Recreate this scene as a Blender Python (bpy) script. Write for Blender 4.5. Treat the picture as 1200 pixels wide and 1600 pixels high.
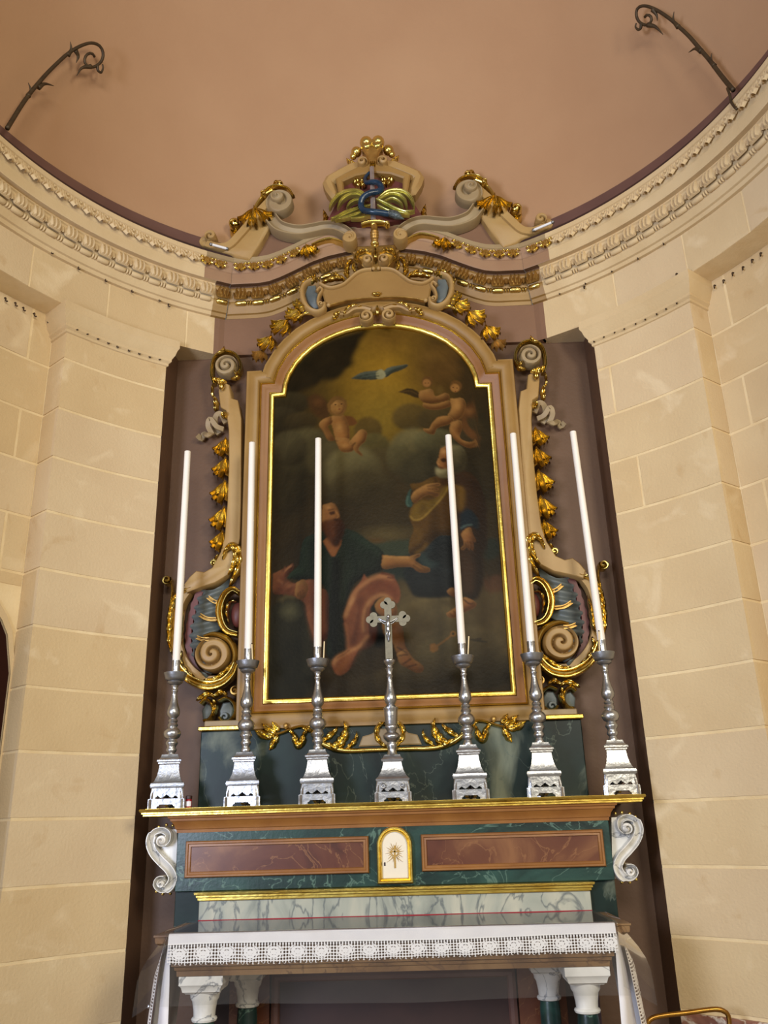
import bpy, math, random
import numpy as np
from mathutils import Vector, Matrix

# ------------------------------------------------------------------ camera, world, lights, exposure
sc = bpy.context.scene
COL = sc.collection
for o in list(bpy.data.objects): bpy.data.objects.remove(o)
rnd = random.Random(7)
PI = math.pi

def setup_camera():
    p, r, yw = .3538, -.0296, -.0334
    cp, sp = math.cos(p), math.sin(p)
    fw = Vector((math.sin(yw)*cp, math.cos(yw)*cp, sp))
    rt = Vector((math.cos(yw), -math.sin(yw), 0)); up = rt.cross(fw)
    R = rt*math.cos(r)+up*math.sin(r); U = -rt*math.sin(r)+up*math.cos(r)
    m = Matrix((R, U, -fw)).transposed().to_4x4()
    m.translation = Vector((.2023, -6.0, 1.6))
    cd = bpy.data.cameras.new('camera'); cd.sensor_fit = 'VERTICAL'; cd.sensor_height = 36; cd.lens = 29.962
    cd.clip_start = .05
    co = bpy.data.objects.new('camera', cd); co.matrix_world = m
    COL.objects.link(co); sc.camera = co
setup_camera()

w = bpy.data.worlds.new('world'); sc.world = w; w.use_nodes = True
bg = w.node_tree.nodes['Background']
bg.inputs[0].default_value = (1.0, .98, .94, 1); bg.inputs[1].default_value = .16

def area(name, loc, target, size, energy, col, size_y=None):
    l = bpy.data.lights.new(name, 'AREA'); l.energy = energy; l.color = col
    l.shape = 'RECTANGLE'; l.size = size; l.size_y = size_y or size
    o = bpy.data.objects.new(name, l); COL.objects.link(o); o.location = loc
    o.rotation_euler = (Vector(target)-Vector(loc)).to_track_quat('-Z', 'Y').to_euler()
    return o
# nave windows behind the visitor: warm lamps on the left, daylight on the right
area('nave_lamp_light', (4.4, -8.4, 4.6), (-.8, -.4, 2.8), 1.7, 500, (1, .92, .72), 2.6)
area('nave_window_light', (-4.4, -7.6, 2.6), (2.2, -1.2, 5.8), 1.8, 580, (.86, .97, 1.24), 2.4)
area('nave_front_light', (.3, -10.5, 5.6), (0, -.2, 3.0), 3.6, 520, (1, .96, .86), 1.8)

sc.view_settings.view_transform = 'Standard'; sc.view_settings.look = 'None'
sc.view_settings.gamma = 1; sc.view_settings.use_curve_mapping = False
sc.view_settings.exposure = -.5

# ------------------------------------------------------------------ helpers
ORG = {}
def s2l(c): return tuple(((v/255)/12.92 if v/255 <= .04045 else ((v/255+.055)/1.055)**2.4) for v in c)
def tag(o, label=None, cat=None, group=None, kind=None):
    if label: o['label'] = label
    if cat: o['category'] = cat
    if group: o['group'] = group
    if kind: o['kind'] = kind
    return o
def empty(name, loc, label=None, cat=None, group=None, kind=None):
    o = bpy.data.objects.new(name, None); o.empty_display_size = .1
    COL.objects.link(o); o.location = loc; ORG[o.name] = Vector(loc)
    return tag(o, label, cat, group, kind)
def data(name, v, f, mat, smooth=40):
    me = bpy.data.meshes.new(name); me.from_pydata([tuple(p) for p in v], [], f)
    me.materials.append(mat)
    if smooth is not None:
        me.polygons.foreach_set('use_smooth', [True]*len(me.polygons))
        if smooth < 180: me.set_sharp_from_angle(angle=math.radians(smooth))
    me.update(); return me
def mk(name, vf, mat, parent=None, smooth=40, loc=None):
    """one mesh object; vertices in world metres, moved to its thing's origin"""
    v, f = vf
    if parent is not None: org = ORG[parent.name]
    else: org = Vector(loc) if loc is not None else Vector((0, 0, 0))
    o = bpy.data.objects.new(name, data(name, [(p[0]-org[0], p[1]-org[1], p[2]-org[2]) for p in v], f, mat, smooth))
    COL.objects.link(o)
    if parent is not None: o.parent = parent
    else: o.location = org
    ORG[o.name] = org
    return o
def put(name, me, parent, mat4):
    o = bpy.data.objects.new(name, me); COL.objects.link(o); o.parent = parent; o.matrix_local = mat4
    ORG[o.name] = Vector((0, 0, 0)); return o
def copy_tree(o, parent=None):
    c = o.copy(); COL.objects.link(c); c.parent = parent
    for ch in list(o.children): copy_tree(ch, c)
    return c
def LS(*vfs): return list(vfs)
def join(*vfs):
    V, F = [], []
    for v, f in vfs:
        n = len(V); V += list(v); F += [tuple(i+n for i in q) for q in f]
    return V, F
def xf(vf, m): return [tuple(m @ Vector(p)) for p in vf[0]], vf[1]
def mir(vf): return [(-p[0], p[1], p[2]) for p in vf[0]], [tuple(reversed(q)) for q in vf[1]]
def box(x0, x1, y0, y1, z0, z1, b=0):
    if b <= 0:
        v = [(x0,y0,z0),(x1,y0,z0),(x1,y1,z0),(x0,y1,z0),(x0,y0,z1),(x1,y0,z1),(x1,y1,z1),(x0,y1,z1)]
        return v, [(0,3,2,1),(4,5,6,7),(0,1,5,4),(1,2,6,5),(2,3,7,6),(3,0,4,7)]
    v = []
    def ring(z, i): return [(x0+i,y0,z),(x1-i,y0,z),(x1,y0+i,z),(x1,y1-i,z),(x1-i,y1,z),(x0+i,y1,z),(x0,y1-i,z),(x0,y0+i,z)]
    def inn(z): return [(x0+b,y0+b,z),(x1-b,y0+b,z),(x1-b,y0+b,z),(x1-b,y1-b,z),(x1-b,y1-b,z),(x0+b,y1-b,z),(x0+b,y1-b,z),(x0+b,y0+b,z)]
    v = inn(z0)+ring(z0+b,b)+ring(z1-b,b)+inn(z1); f = []
    for k in range(3):
        for i in range(8): j=(i+1)%8; f.append((k*8+i,k*8+j,k*8+8+j,k*8+8+i))
    f.append(tuple(range(7,-1,-1))); f.append(tuple(range(24,32)))
    return v, f
def grid(nu, nv, fn, cu=False):
    v = [fn(i/(nu-1) if not cu else i/nu, j/(nv-1)) for i in range(nu) for j in range(nv)]; f = []
    for i in range(nu if cu else nu-1):
        k = (i+1) % nu
        for j in range(nv-1): f.append((i*nv+j, k*nv+j, k*nv+j+1, i*nv+j+1))
    return v, f
def cr(pts, n):
    """smooth Catmull-Rom curve through points, n samples evenly by length"""
    P = np.array(pts, float); m = len(P)
    if m == 2:
        return [tuple(P[0]+(P[1]-P[0])*i/(n-1)) for i in range(n)]
    E = np.vstack([2*P[0]-P[1], P, 2*P[-1]-P[-2]]); out = []
    for i in range(m-1):
        a, b, c_, d = E[i:i+4]
        for t in np.linspace(0, 1, 12, endpoint=False):
            out.append(.5*((2*b)+(c_-a)*t+(2*a-5*b+4*c_-d)*t*t+(3*b-a-3*c_+d)*t**3))
    out.append(P[-1]); out = np.array(out)
    L = np.r_[0, np.cumsum(np.linalg.norm(np.diff(out, axis=0), axis=1))]
    s = np.linspace(0, L[-1], n)
    return [tuple(np.interp(x, L, out[:, k]) for k in range(out.shape[1])) for x in s]
def normals2(p):
    n = len(p); o = []
    for i in range(n):
        a = p[max(i-1, 0)]; b = p[min(i+1, n-1)]; dx, dz = b[0]-a[0], b[1]-a[1]; l = math.hypot(dx, dz) or 1
        o.append((-dz/l, dx/l))
    return o
ROUND = [(-1,0),(-1,.35),(-.8,.7),(-.45,.93),(0,1),(.45,.93),(.8,.7),(1,.35),(1,0)]
FLAT = [(-1,0),(-1,.9),(-.93,1),(.93,1),(1,.9),(1,0)]
TROUGH = [(-1,0),(-1,.85),(-.9,1),(-.74,1),(-.62,.72),(0,.6),(.62,.72),(.74,1),(.9,1),(1,.85),(1,0)]
CSCR = [(-1,0),(-1,.4),(-.82,.8),(-.6,.62),(-.42,.62),(-.2,.95),(.05,1),(.25,.86),(.4,.68),(.55,.85),(.75,.85),(1,.4),(1,0)]
def strip(path, hw, y0, h, sec=FLAT, n=40, yo=None, hs=None):
    """carved band: 2-D path in the altar plane (x, z), half width hw(t), height h towards the viewer"""
    p = cr(path, n); N = normals2(p); m = len(sec); V = []; F = []
    for i, (q, nn) in enumerate(zip(p, N)):
        t = i/(n-1); wv = hw(t) if callable(hw) else hw; hh = h*(hs(t) if hs else 1); yy = y0+(yo(t) if yo else 0)
        for u, g in sec: V.append((q[0]+nn[0]*u*wv, yy-g*hh, q[1]+nn[1]*u*wv))
    for i in range(n-1):
        for j in range(m-1): F.append((i*m+j, i*m+j+1, (i+1)*m+j+1, (i+1)*m+j))
        F.append((i*m+m-1, i*m, (i+1)*m, (i+1)*m+m-1))
    F.append(tuple(range(m-1, -1, -1))); F.append(tuple((n-1)*m+j for j in range(m)))
    return V, F
def volute(cx, cz, R, y0, h, turns=2.0, d=1, a0=0, cone=0, groove=.5, nr=22, na=48):
    def fn(a, r):
        an = a*2*PI; rr = r*R
        fr = (r*turns-d*(an+a0)/(2*PI)) % 1; g = min(fr, 1-fr)
        hh = h*(1-groove*math.exp(-(g/.13)**2))*(1 if r < .93 else 1-.5*((r-.93)/.07)**2)+cone*max(0, 1-r*1.6)
        return (cx+rr*math.cos(an), y0-hh, cz+rr*math.sin(an))
    v, f = grid(na, nr, fn, True)
    n = len(v)
    for i in range(na):
        an = i/na*2*PI; v.append((cx+R*math.cos(an), y0, cz+R*math.sin(an)))
    for i in range(na): k=(i+1)%na; f.append((i*nr+nr-1, k*nr+nr-1, n+k, n+i))
    return v, f
def leaf(path, W, y0, h, lobes=4, n=None, curl=0, rib=.22, base=.25, tip=.12):
    """acanthus leaf: lobed outline, ribs, raised body, curled tip"""
    n = n or lobes*7+5; p = cr(path, n); N = normals2(p); nv = 11; V = []; F = []
    for i, (q, nn) in enumerate(zip(p, N)):
        t = i/(n-1)
        env = (base+(1-base)*math.sin(min(1, t/.45)*PI/2))*(1 if t < .55 else tip+(1-tip)*math.cos((t-.55)/.45*PI/2))
        lb = .66+.34*abs(math.sin(PI*(lobes*t+.15)))**.7 if lobes else 1
        for j in range(nv):
            u = -1+2*j/(nv-1); a = abs(u)
            ww = W*env*(1-(1-lb)*a*a)
            hh = h*((1-a**2.4)*.72+.06+rib*math.cos(2*PI*(lobes*t-.75*a))*a*(1.15-a)*1.6-.22*math.exp(-(u/.10)**2))
            if not lobes: hh = h*((1-a**2.2)*.85+.05-.2*math.exp(-((a-.5)/.13)**2)+.12*math.exp(-(u/.14)**2))
            hh += curl*h*max(0, (t-.6)/.4)**2
            V.append((q[0]+nn[0]*u*ww-0*t, y0-hh*(.55+.45*env), q[1]+nn[1]*u*ww))
    for i in range(n-1):
        for j in range(nv-1): F.append((i*nv+j, i*nv+j+1, (i+1)*nv+j+1, (i+1)*nv+j))
    m = len(V)
    for i in range(n): V.append((V[i*nv][0], y0, V[i*nv][2])); V.append((V[i*nv+nv-1][0], y0, V[i*nv+nv-1][2]))
    for i in range(n-1):
        F.append((m+2*i, i*nv, (i+1)*nv, m+2*i+2)); F.append((i*nv+nv-1, m+2*i+1, m+2*i+3, (i+1)*nv+nv-1))
    return V, F
def tube(path, rad, n=40, m=10, capped=True):
    p = [Vector(q) for q in cr(path, n)]; V = []; F = []; up = Vector((0, 1, 0))
    for i, q in enumerate(p):
        t = (p[min(i+1, n-1)]-p[max(i-1, 0)]).normalized()
        s = t.cross(up)
        if s.length < 1e-3: s = t.cross(Vector((1, 0, 0)))
        s.normalize(); u = s.cross(t); r = rad(i/(n-1)) if callable(rad) else rad; up = u
        for k in range(m):
            a = 2*PI*k/m; V.append(tuple(q+s*(r*math.cos(a))+u*(r*math.sin(a))))
    for i in range(n-1):
        for k in range(m): j=(k+1)%m; F.append((i*m+k, i*m+j, (i+1)*m+j, (i+1)*m+k))
    if capped: F.append(tuple(range(m-1, -1, -1))); F.append(tuple((n-1)*m+k for k in range(m)))
    return V, F
def lathe(prof, cx, cy, z0, m=24):
    V = []; F = []; n = len(prof)
    for r, z in prof:
        for k in range(m): a=2*PI*k/m; V.append((cx+r*math.cos(a), cy+r*math.sin(a), z0+z))
    for i in range(n-1):
        for k in range(m): j=(k+1)%m; F.append((i*m+k, i*m+j, (i+1)*m+j, (i+1)*m+k))
    F.append(tuple(range(m-1, -1, -1))); F.append(tuple((n-1)*m+k for k in range(m)))
    return V, F
def sphere(c, r, n=10, m=16, sy=1, sz=1, sx=1):
    V = []; F = []
    for i in range(n+1):
        a = PI*i/n
        for k in range(m): b=2*PI*k/m; V.append((c[0]+r*sx*math.sin(a)*math.cos(b), c[1]+r*sy*math.sin(a)*math.sin(b), c[2]+r*sz*math.cos(a)))
    for i in range(n):
        for k in range(m): j=(k+1)%m; F.append((i*m+k, (i+1)*m+k, (i+1)*m+j, i*m+j))
    return V, F
def prism(poly, y0, y1, bev=0):
    """outline in (x, z) extruded from y0 (back) to y1 (front), optional bevelled front edge"""
    n = len(poly); cx = sum(p[0] for p in poly)/n; cz = sum(p[1] for p in poly)/n
    V = [(p[0], y0, p[1]) for p in poly]+[(p[0], y1+bev, p[1]) for p in poly]
    F = [tuple(range(n-1, -1, -1))]
    for i in range(n): j=(i+1)%n; F.append((i, j, n+j, n+i))
    if bev:
        q = offset(poly, -bev, True)
        V += [(p[0], y1, p[1]) for p in q]
        for i in range(n): j=(i+1)%n; F.append((n+i, n+j, 2*n+j, 2*n+i))
        F.append(tuple(range(2*n, 3*n)))
    else: F.append(tuple(range(n, 2*n)))
    return V, F
def offset(p, d, closed=False):
    """mitred offset; d > 0 lies to the outside of a counter-clockwise outline"""
    n = len(p); A = sum(p[i][0]*p[(i+1)%n][1]-p[(i+1)%n][0]*p[i][1] for i in range(n)); sg = 1 if A > 0 else -1
    o = []
    for i in range(n):
        a, b, c_ = p[i-1], p[i], p[(i+1)%n]
        if not closed and i == 0: a = None
        if not closed and i == n-1: c_ = None
        def nm(s, e): l=math.hypot(e[0]-s[0], e[1]-s[1]) or 1; return ((e[1]-s[1])/l*sg, -(e[0]-s[0])/l*sg)
        n1 = nm(a, b) if a else nm(b, c_); n2 = nm(b, c_) if c_ else n1
        k = 1+n1[0]*n2[0]+n1[1]*n2[1]; k = max(k, .35)
        o.append((b[0]+d*(n1[0]+n2[0])/k, b[1]+d*(n1[1]+n2[1])/k))
    return o
def sweep(path, prof, closed=True):
    rows = [[(q[0], y, q[1]) for q in offset(path, d, closed)] for d, y in prof]; n = len(path); V = sum(rows, []); F = []
    for k in range(len(prof)-1):
        for i in range(n if closed else n-1): j=(i+1)%n; F.append((k*n+i, k*n+j, (k+1)*n+j, (k+1)*n+i))
    return V, F

# ------------------------------------------------------------------ materials
def mat(name, col, rough=.6, metal=0, var=None, vs=6, bump=0, bs=60, spec=None, coat=0, detail=4, mid=.5):
    m = bpy.data.materials.new(name); m.use_nodes = True; nt = m.node_tree; b = nt.nodes['Principled BSDF']
    b.inputs['Roughness'].default_value = rough; b.inputs['Metallic'].default_value = metal
    b.inputs['Base Color'].default_value = (*s2l(col), 1)
    if spec is not None: b.inputs['Specular IOR Level'].default_value = spec
    if coat: b.inputs['Coat Weight'].default_value = coat; b.inputs['Coat Roughness'].default_value = .12
    tc = nt.nodes.new('ShaderNodeTexCoord')
    if var:
        nz = nt.nodes.new('ShaderNodeTexNoise'); nz.inputs['Scale'].default_value = vs; nz.inputs['Detail'].default_value = detail
        rp = nt.nodes.new('ShaderNodeValToRGB'); e = rp.color_ramp.elements
        e[0].position = mid-.2; e[1].position = mid+.22
        e[0].color = (*s2l(var), 1); e[1].color = (*s2l(col), 1)
        nt.links.new(tc.outputs['Object'], nz.inputs['Vector']); nt.links.new(nz.outputs['Fac'], rp.inputs['Fac'])
        nt.links.new(rp.outputs['Color'], b.inputs['Base Color'])
    if bump:
        n2 = nt.nodes.new('ShaderNodeTexNoise'); n2.inputs['Scale'].default_value = bs; n2.inputs['Detail'].default_value = 5
        bp = nt.nodes.new('ShaderNodeBump'); bp.inputs['Strength'].default_value = bump; bp.inputs['Distance'].default_value = .01
        nt.links.new(tc.outputs['Object'], n2.inputs['Vector']); nt.links.new(n2.outputs['Fac'], bp.inputs['Height'])
        nt.links.new(bp.outputs['Normal'], b.inputs['Normal'])
    return m
def marble(name, cols, scale=2.2, rough=.25, vein=(220, 220, 215), vw=.03, vs=1.6, streak=(1, 1, 1), bump=0):
    """clouded stone: two-tone noise with thin distorted veins"""
    m = bpy.data.materials.new(name); m.use_nodes = True; nt = m.node_tree; b = nt.nodes['Principled BSDF']; L = nt.links.new
    b.inputs['Roughness'].default_value = rough
    tc = nt.nodes.new('ShaderNodeTexCoord'); mp = nt.nodes.new('ShaderNodeMapping'); mp.inputs['Scale'].default_value = streak
    L(tc.outputs['Object'], mp.inputs['Vector'])
    n1 = nt.nodes.new('ShaderNodeTexNoise'); n1.inputs['Scale'].default_value = scale; n1.inputs['Detail'].default_value = 7; n1.inputs['Distortion'].default_value = 1.2
    L(mp.outputs[0], n1.inputs['Vector'])
    rp = nt.nodes.new('ShaderNodeValToRGB'); e = rp.color_ramp.elements
    while len(e) < len(cols): e.new(.5)
    for i, c_ in enumerate(cols): e[i].position = .3+.4*i/(len(cols)-1); e[i].color = (*s2l(c_), 1)
    L(n1.outputs['Fac'], rp.inputs['Fac'])
    n2 = nt.nodes.new('ShaderNodeTexNoise'); n2.inputs['Scale'].default_value = vs; n2.inputs['Detail'].default_value = 6; n2.inputs['Distortion'].default_value = 2.2
    L(mp.outputs[0], n2.inputs['Vector'])
    a = nt.nodes.new('ShaderNodeMath'); a.operation = 'SUBTRACT'; a.inputs[1].default_value = .5; L(n2.outputs['Fac'], a.inputs[0])
    ab = nt.nodes.new('ShaderNodeMath'); ab.operation = 'ABSOLUTE'; L(a.outputs[0], ab.inputs[0])
    mr = nt.nodes.new('ShaderNodeMapRange'); mr.inputs['From Min'].default_value = 0; mr.inputs['From Max'].default_value = vw
    mr.inputs['To Min'].default_value = .8; mr.inputs['To Max'].default_value = 0; L(ab.outputs[0], mr.inputs['Value'])
    mx = nt.nodes.new('ShaderNodeMix'); mx.data_type = 'RGBA'; mx.inputs[7].default_value = (*s2l(vein), 1)
    L(mr.outputs[0], mx.inputs[0]); L(rp.outputs['Color'], mx.inputs[6]); L(mx.outputs[2], b.inputs['Base Color'])
    if bump:
        bp = nt.nodes.new('ShaderNodeBump'); bp.inputs['Strength'].default_value = bump; bp.inputs['Distance'].default_value = .004
        n3 = nt.nodes.new('ShaderNodeTexNoise'); n3.inputs['Scale'].default_value = 45; L(tc.outputs['Object'], n3.inputs['Vector'])
        L(n3.outputs['Fac'], bp.inputs['Height']); L(bp.outputs['Normal'], b.inputs['Normal'])
    return m
M = {}
M['gold'] = mat('gilding', (230, 208, 128), .25, 1, (188, 160, 84), 7, .2, 22)
M['gold_pale'] = mat('gilt_fillet', (246, 220, 120), .3, 1, (210, 172, 76), 6, .2, 30)
M['gold_dull'] = mat('dull_gilding', (196, 158, 88), .42, .8, (140, 104, 52), 12, .3, 30)
M['gold_green'] = mat('greenish_gilding', (240, 232, 156), .34, .9, (176, 172, 96), 8, .2, 26)
M['tan'] = mat('tan_painted_wood', (170, 139, 88), .5, 0, (156, 122, 72), 3, .12, 30)
M['tan_grey'] = mat('grey_tan_painted_wood', (156, 136, 102), .55, 0, (140, 118, 86), 4, .12, 30)
M['ochre'] = mat('ochre_tan_painted_wood', (152, 118, 64), .5, 0, (134, 100, 50), 3, .12, 30)
M['band'] = mat('brown_frame_paint', (142, 96, 48), .5, 0, (126, 82, 40), 3, .1, 30)
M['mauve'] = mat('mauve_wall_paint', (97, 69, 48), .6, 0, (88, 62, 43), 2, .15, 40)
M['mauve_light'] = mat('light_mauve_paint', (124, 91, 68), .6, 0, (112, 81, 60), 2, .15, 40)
M['pinktan'] = mat('pinkish_tan_paint', (152, 119, 90), .6, 0, (140, 106, 80), 3, .1, 40)
M['maroon'] = mat('maroon_paint', (104, 50, 44), .5, 0, (84, 40, 36), 5)
M['blue'] = mat('blue_grey_paint', (96, 102, 100), .45, 0, (74, 82, 84), 6, .15, 40)
M['snake'] = mat('dark_blue_lacquer', (26, 58, 84), .25, 0, (12, 30, 48), 14, .1, 90)
M['snakehead'] = mat('grey_scaled_lacquer', (96, 106, 106), .3, .3, (40, 48, 54), 60, .5, 120)
M['stone'] = mat('limestone', (205, 181, 140), .85, 0, (197, 171, 130), 2.2, .25, 60)
M['stone2'] = mat('pinkish_limestone', (206, 183, 146), .85, 0, (198, 173, 136), 2.0, .25, 60)
M['stone3'] = mat('ochre_limestone', (203, 177, 134), .85, 0, (196, 169, 126), 2.6, .25, 60)
for k_ in ('stone', 'stone2', 'stone3'):                # pale smears of lime and a few brownish stains
    nt = M[k_].node_tree; b_ = nt.nodes['Principled BSDF']; src = b_.inputs['Base Color'].links[0].from_socket
    tc_ = nt.nodes.new('ShaderNodeTexCoord')
    for scl, lo_, hi_, col_, amt in ((3.1, .58, .74, (224, 204, 168), .55), (4.3, .64, .78, (172, 134, 82), .45)):
        n_ = nt.nodes.new('ShaderNodeTexNoise'); n_.inputs['Scale'].default_value = scl; n_.inputs['Detail'].default_value = 5; n_.inputs['Distortion'].default_value = .8
        r_ = nt.nodes.new('ShaderNodeMapRange'); r_.inputs['From Min'].default_value = lo_; r_.inputs['From Max'].default_value = hi_; r_.inputs['To Max'].default_value = amt
        x_ = nt.nodes.new('ShaderNodeMix'); x_.data_type = 'RGBA'; x_.inputs[7].default_value = (*s2l(col_), 1)
        nt.links.new(tc_.outputs['Object'], n_.inputs['Vector']); nt.links.new(n_.outputs['Fac'], r_.inputs['Value']); nt.links.new(r_.outputs[0], x_.inputs[0]); nt.links.new(src, x_.inputs[6]); src = x_.outputs[2]
    nt.links.new(src, b_.inputs['Base Color'])
M['mortar'] = mat('pale_mortar', (226, 204, 162), .9, 0, (212, 186, 140), 6, .2, 60)
M['cornice'] = mat('cream_cornice_stone', (206, 182, 142), .8, 0, (194, 168, 126), 3, .2, 60)
M['dome'] = mat('pink_plaster', (172, 135, 101), .8, 0, (164, 126, 93), 1.1, .12, 30, detail=6)
M['brown'] = mat('dark_brown_paint', (104, 72, 62), .6, 0, (92, 62, 54), 4)
M['dark'] = mat('dark_brown_wood', (58, 34, 30), .5, 0, (46, 26, 24), 5)
M['silver'] = mat('silvered_wood', (186, 186, 188), .3, .92, (152, 152, 154), 10, .2, 40)
M['silver_dark'] = mat('dull_silver', (150, 150, 152), .4, .85, (126, 126, 128), 10, .2, 50)
M['wax'] = mat('white_candle_wax', (236, 230, 222), .4, 0, (228, 220, 210), 4); M['wax'].node_tree.nodes['Principled BSDF'].inputs['Subsurface Weight'].default_value = .0
M['green'] = marble('green_marbled_paint', [(18, 34, 32), (30, 56, 50), (44, 76, 68)], 2.6, .3, (96, 124, 110), .012, 1.8, (1, 1, 1.6), .15)
M['green2'] = marble('grey_green_marbled_panel', [(8, 18, 16), (15, 30, 27), (22, 40, 36), (104, 110, 94)], 2.0, .38, (84, 94, 84), .005, 1.2, (1, 1, .7), .05)
M['green2'].node_tree.nodes['Principled BSDF'].inputs['Specular IOR Level'].default_value = .25
M['greymarble'] = marble('grey_white_marble_paint', [(118, 124, 116), (164, 166, 152), (190, 186, 166)], 2.4, .3, (84, 92, 96), .03, 1.9, (1.6, 1, .8))
M['whitemarble'] = marble('white_veined_marble', [(196, 192, 184), (222, 218, 210), (232, 228, 222)], 3, .25, (92, 96, 104), .02, 2.6)
M['brownmarble'] = marble('brown_marbled_panel', [(56, 30, 22), (92, 50, 36), (104, 62, 42), (134, 90, 58)], 2.2, .3, (140, 96, 62), .010, 2.4)
M['slabmarble'] = marble('brown_veined_slab', [(84, 60, 40), (116, 86, 56), (132, 102, 68)], 3, .3, (84, 60, 44), .02, 3.0)
M['redmarble'] = marble('red_brown_base_marble', [(96, 54, 44), (140, 96, 80), (200, 184, 164)], 3.5, .4, (214, 204, 190), .05, 3.2)
M['wood'] = mat('orange_brown_wood', (152, 102, 48), .4, 0, (128, 80, 36), 5, .1, 40)
M['cloth'] = mat('white_linen', (226, 222, 222), .85, 0, (214, 210, 212), 5, .15, 200)
M['redcloth'] = mat('dark_red_cloth', (96, 40, 40), .35, 0, (82, 34, 34), 5)
M['redtrim'] = mat('red_braid', (150, 28, 44), .7)
M['iron'] = mat('bronze_painted_iron', (78, 62, 40), .55, .4, (60, 46, 30), 20)
M['hook'] = mat('rusty_iron', (66, 48, 36), .7, .5)
M['brass'] = mat('brass_tube', (168, 124, 56), .3, 1, (140, 100, 44), 8)
M['goldpaint'] = mat('gold_paint', (176, 138, 62), .45, .3)
M['cream'] = mat('cream_enamel', (232, 220, 198), .35)
M['redjar'] = mat('red_plastic', (140, 22, 32), .3)
M['white'] = mat('white_plastic', (224, 224, 228), .4)
M['floor'] = marble('floor_tiles', [(120, 110, 98), (150, 140, 124), (168, 158, 142)], 1.5, .3, (100, 92, 84), .02, 1.5)

# ------------------------------------------------------------------ the apse
AY = -2.48
def C3(th, r, z):
    a = math.radians(th); return (r*math.sin(a), AY+r*math.cos(a), z)
def ringsweep(prof, t0, t1, n, cap=True):
    V = [C3(t0+(t1-t0)*i/n, r, z) for i in range(n+1) for r, z in prof]; m = len(prof); F = []
    for i in range(n):
        for j in range(m-1): F.append((i*m+j, i*m+j+1, (i+1)*m+j+1, (i+1)*m+j))
    return V, F
def curved_block(t0, t1, r0, r1, z0, z1, b=.0015):
    """one ashlar: r1 is the face towards the room, edges slightly chamfered"""
    n = max(1, int((t1-t0)/4)); V = []; F = []; bt = math.degrees(b/r1)
    for i in range(n+1):
        t = t0+(t1-t0)*i/n; tf = t0+bt+(t1-t0-2*bt)*i/n
        V += [C3(t, r0, z0), C3(t, r0, z1), C3(t, r1+b, z1), C3(tf, r1, z1-b), C3(tf, r1, z0+b), C3(t, r1+b, z0)]
    for i in range(n):
        for j in range(6): k=(j+1)%6; F.append((i*6+j, i*6+k, (i+1)*6+k, (i+1)*6+j))
    F.append((5,4,3,2,1,0)); F.append(tuple(n*6+j for j in range(6)))
    return V, F
ZC = [.53, .925, 1.32, 1.704, 2.098, 2.493, 2.882, 3.266, 3.67, 4.07, 4.449, 4.849, 5.275]
RP, RW, RF = 2.875, 3.083, 2.865
TI, TO, TE = 35.8, 51.8, 100.
J = .0095                                              # half width of a mortar joint
M['doorbrown'] = mat('dark_door_paint', (46, 24, 18), .9, 0, None, spec=.05)
DOOR = (-67.0, -52.0)                                 # arched doorway in the left wall
def door_top(t):
    c_ = (DOOR[0]+DOOR[1])/2; hw = (DOOR[1]-DOOR[0])/2; u = min(1, abs(t-c_)/hw)
    return 2.6+.5*math.sqrt(max(0, 1-u*u))
stones = [M['stone'], M['stone2'], M['stone3']]
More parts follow.
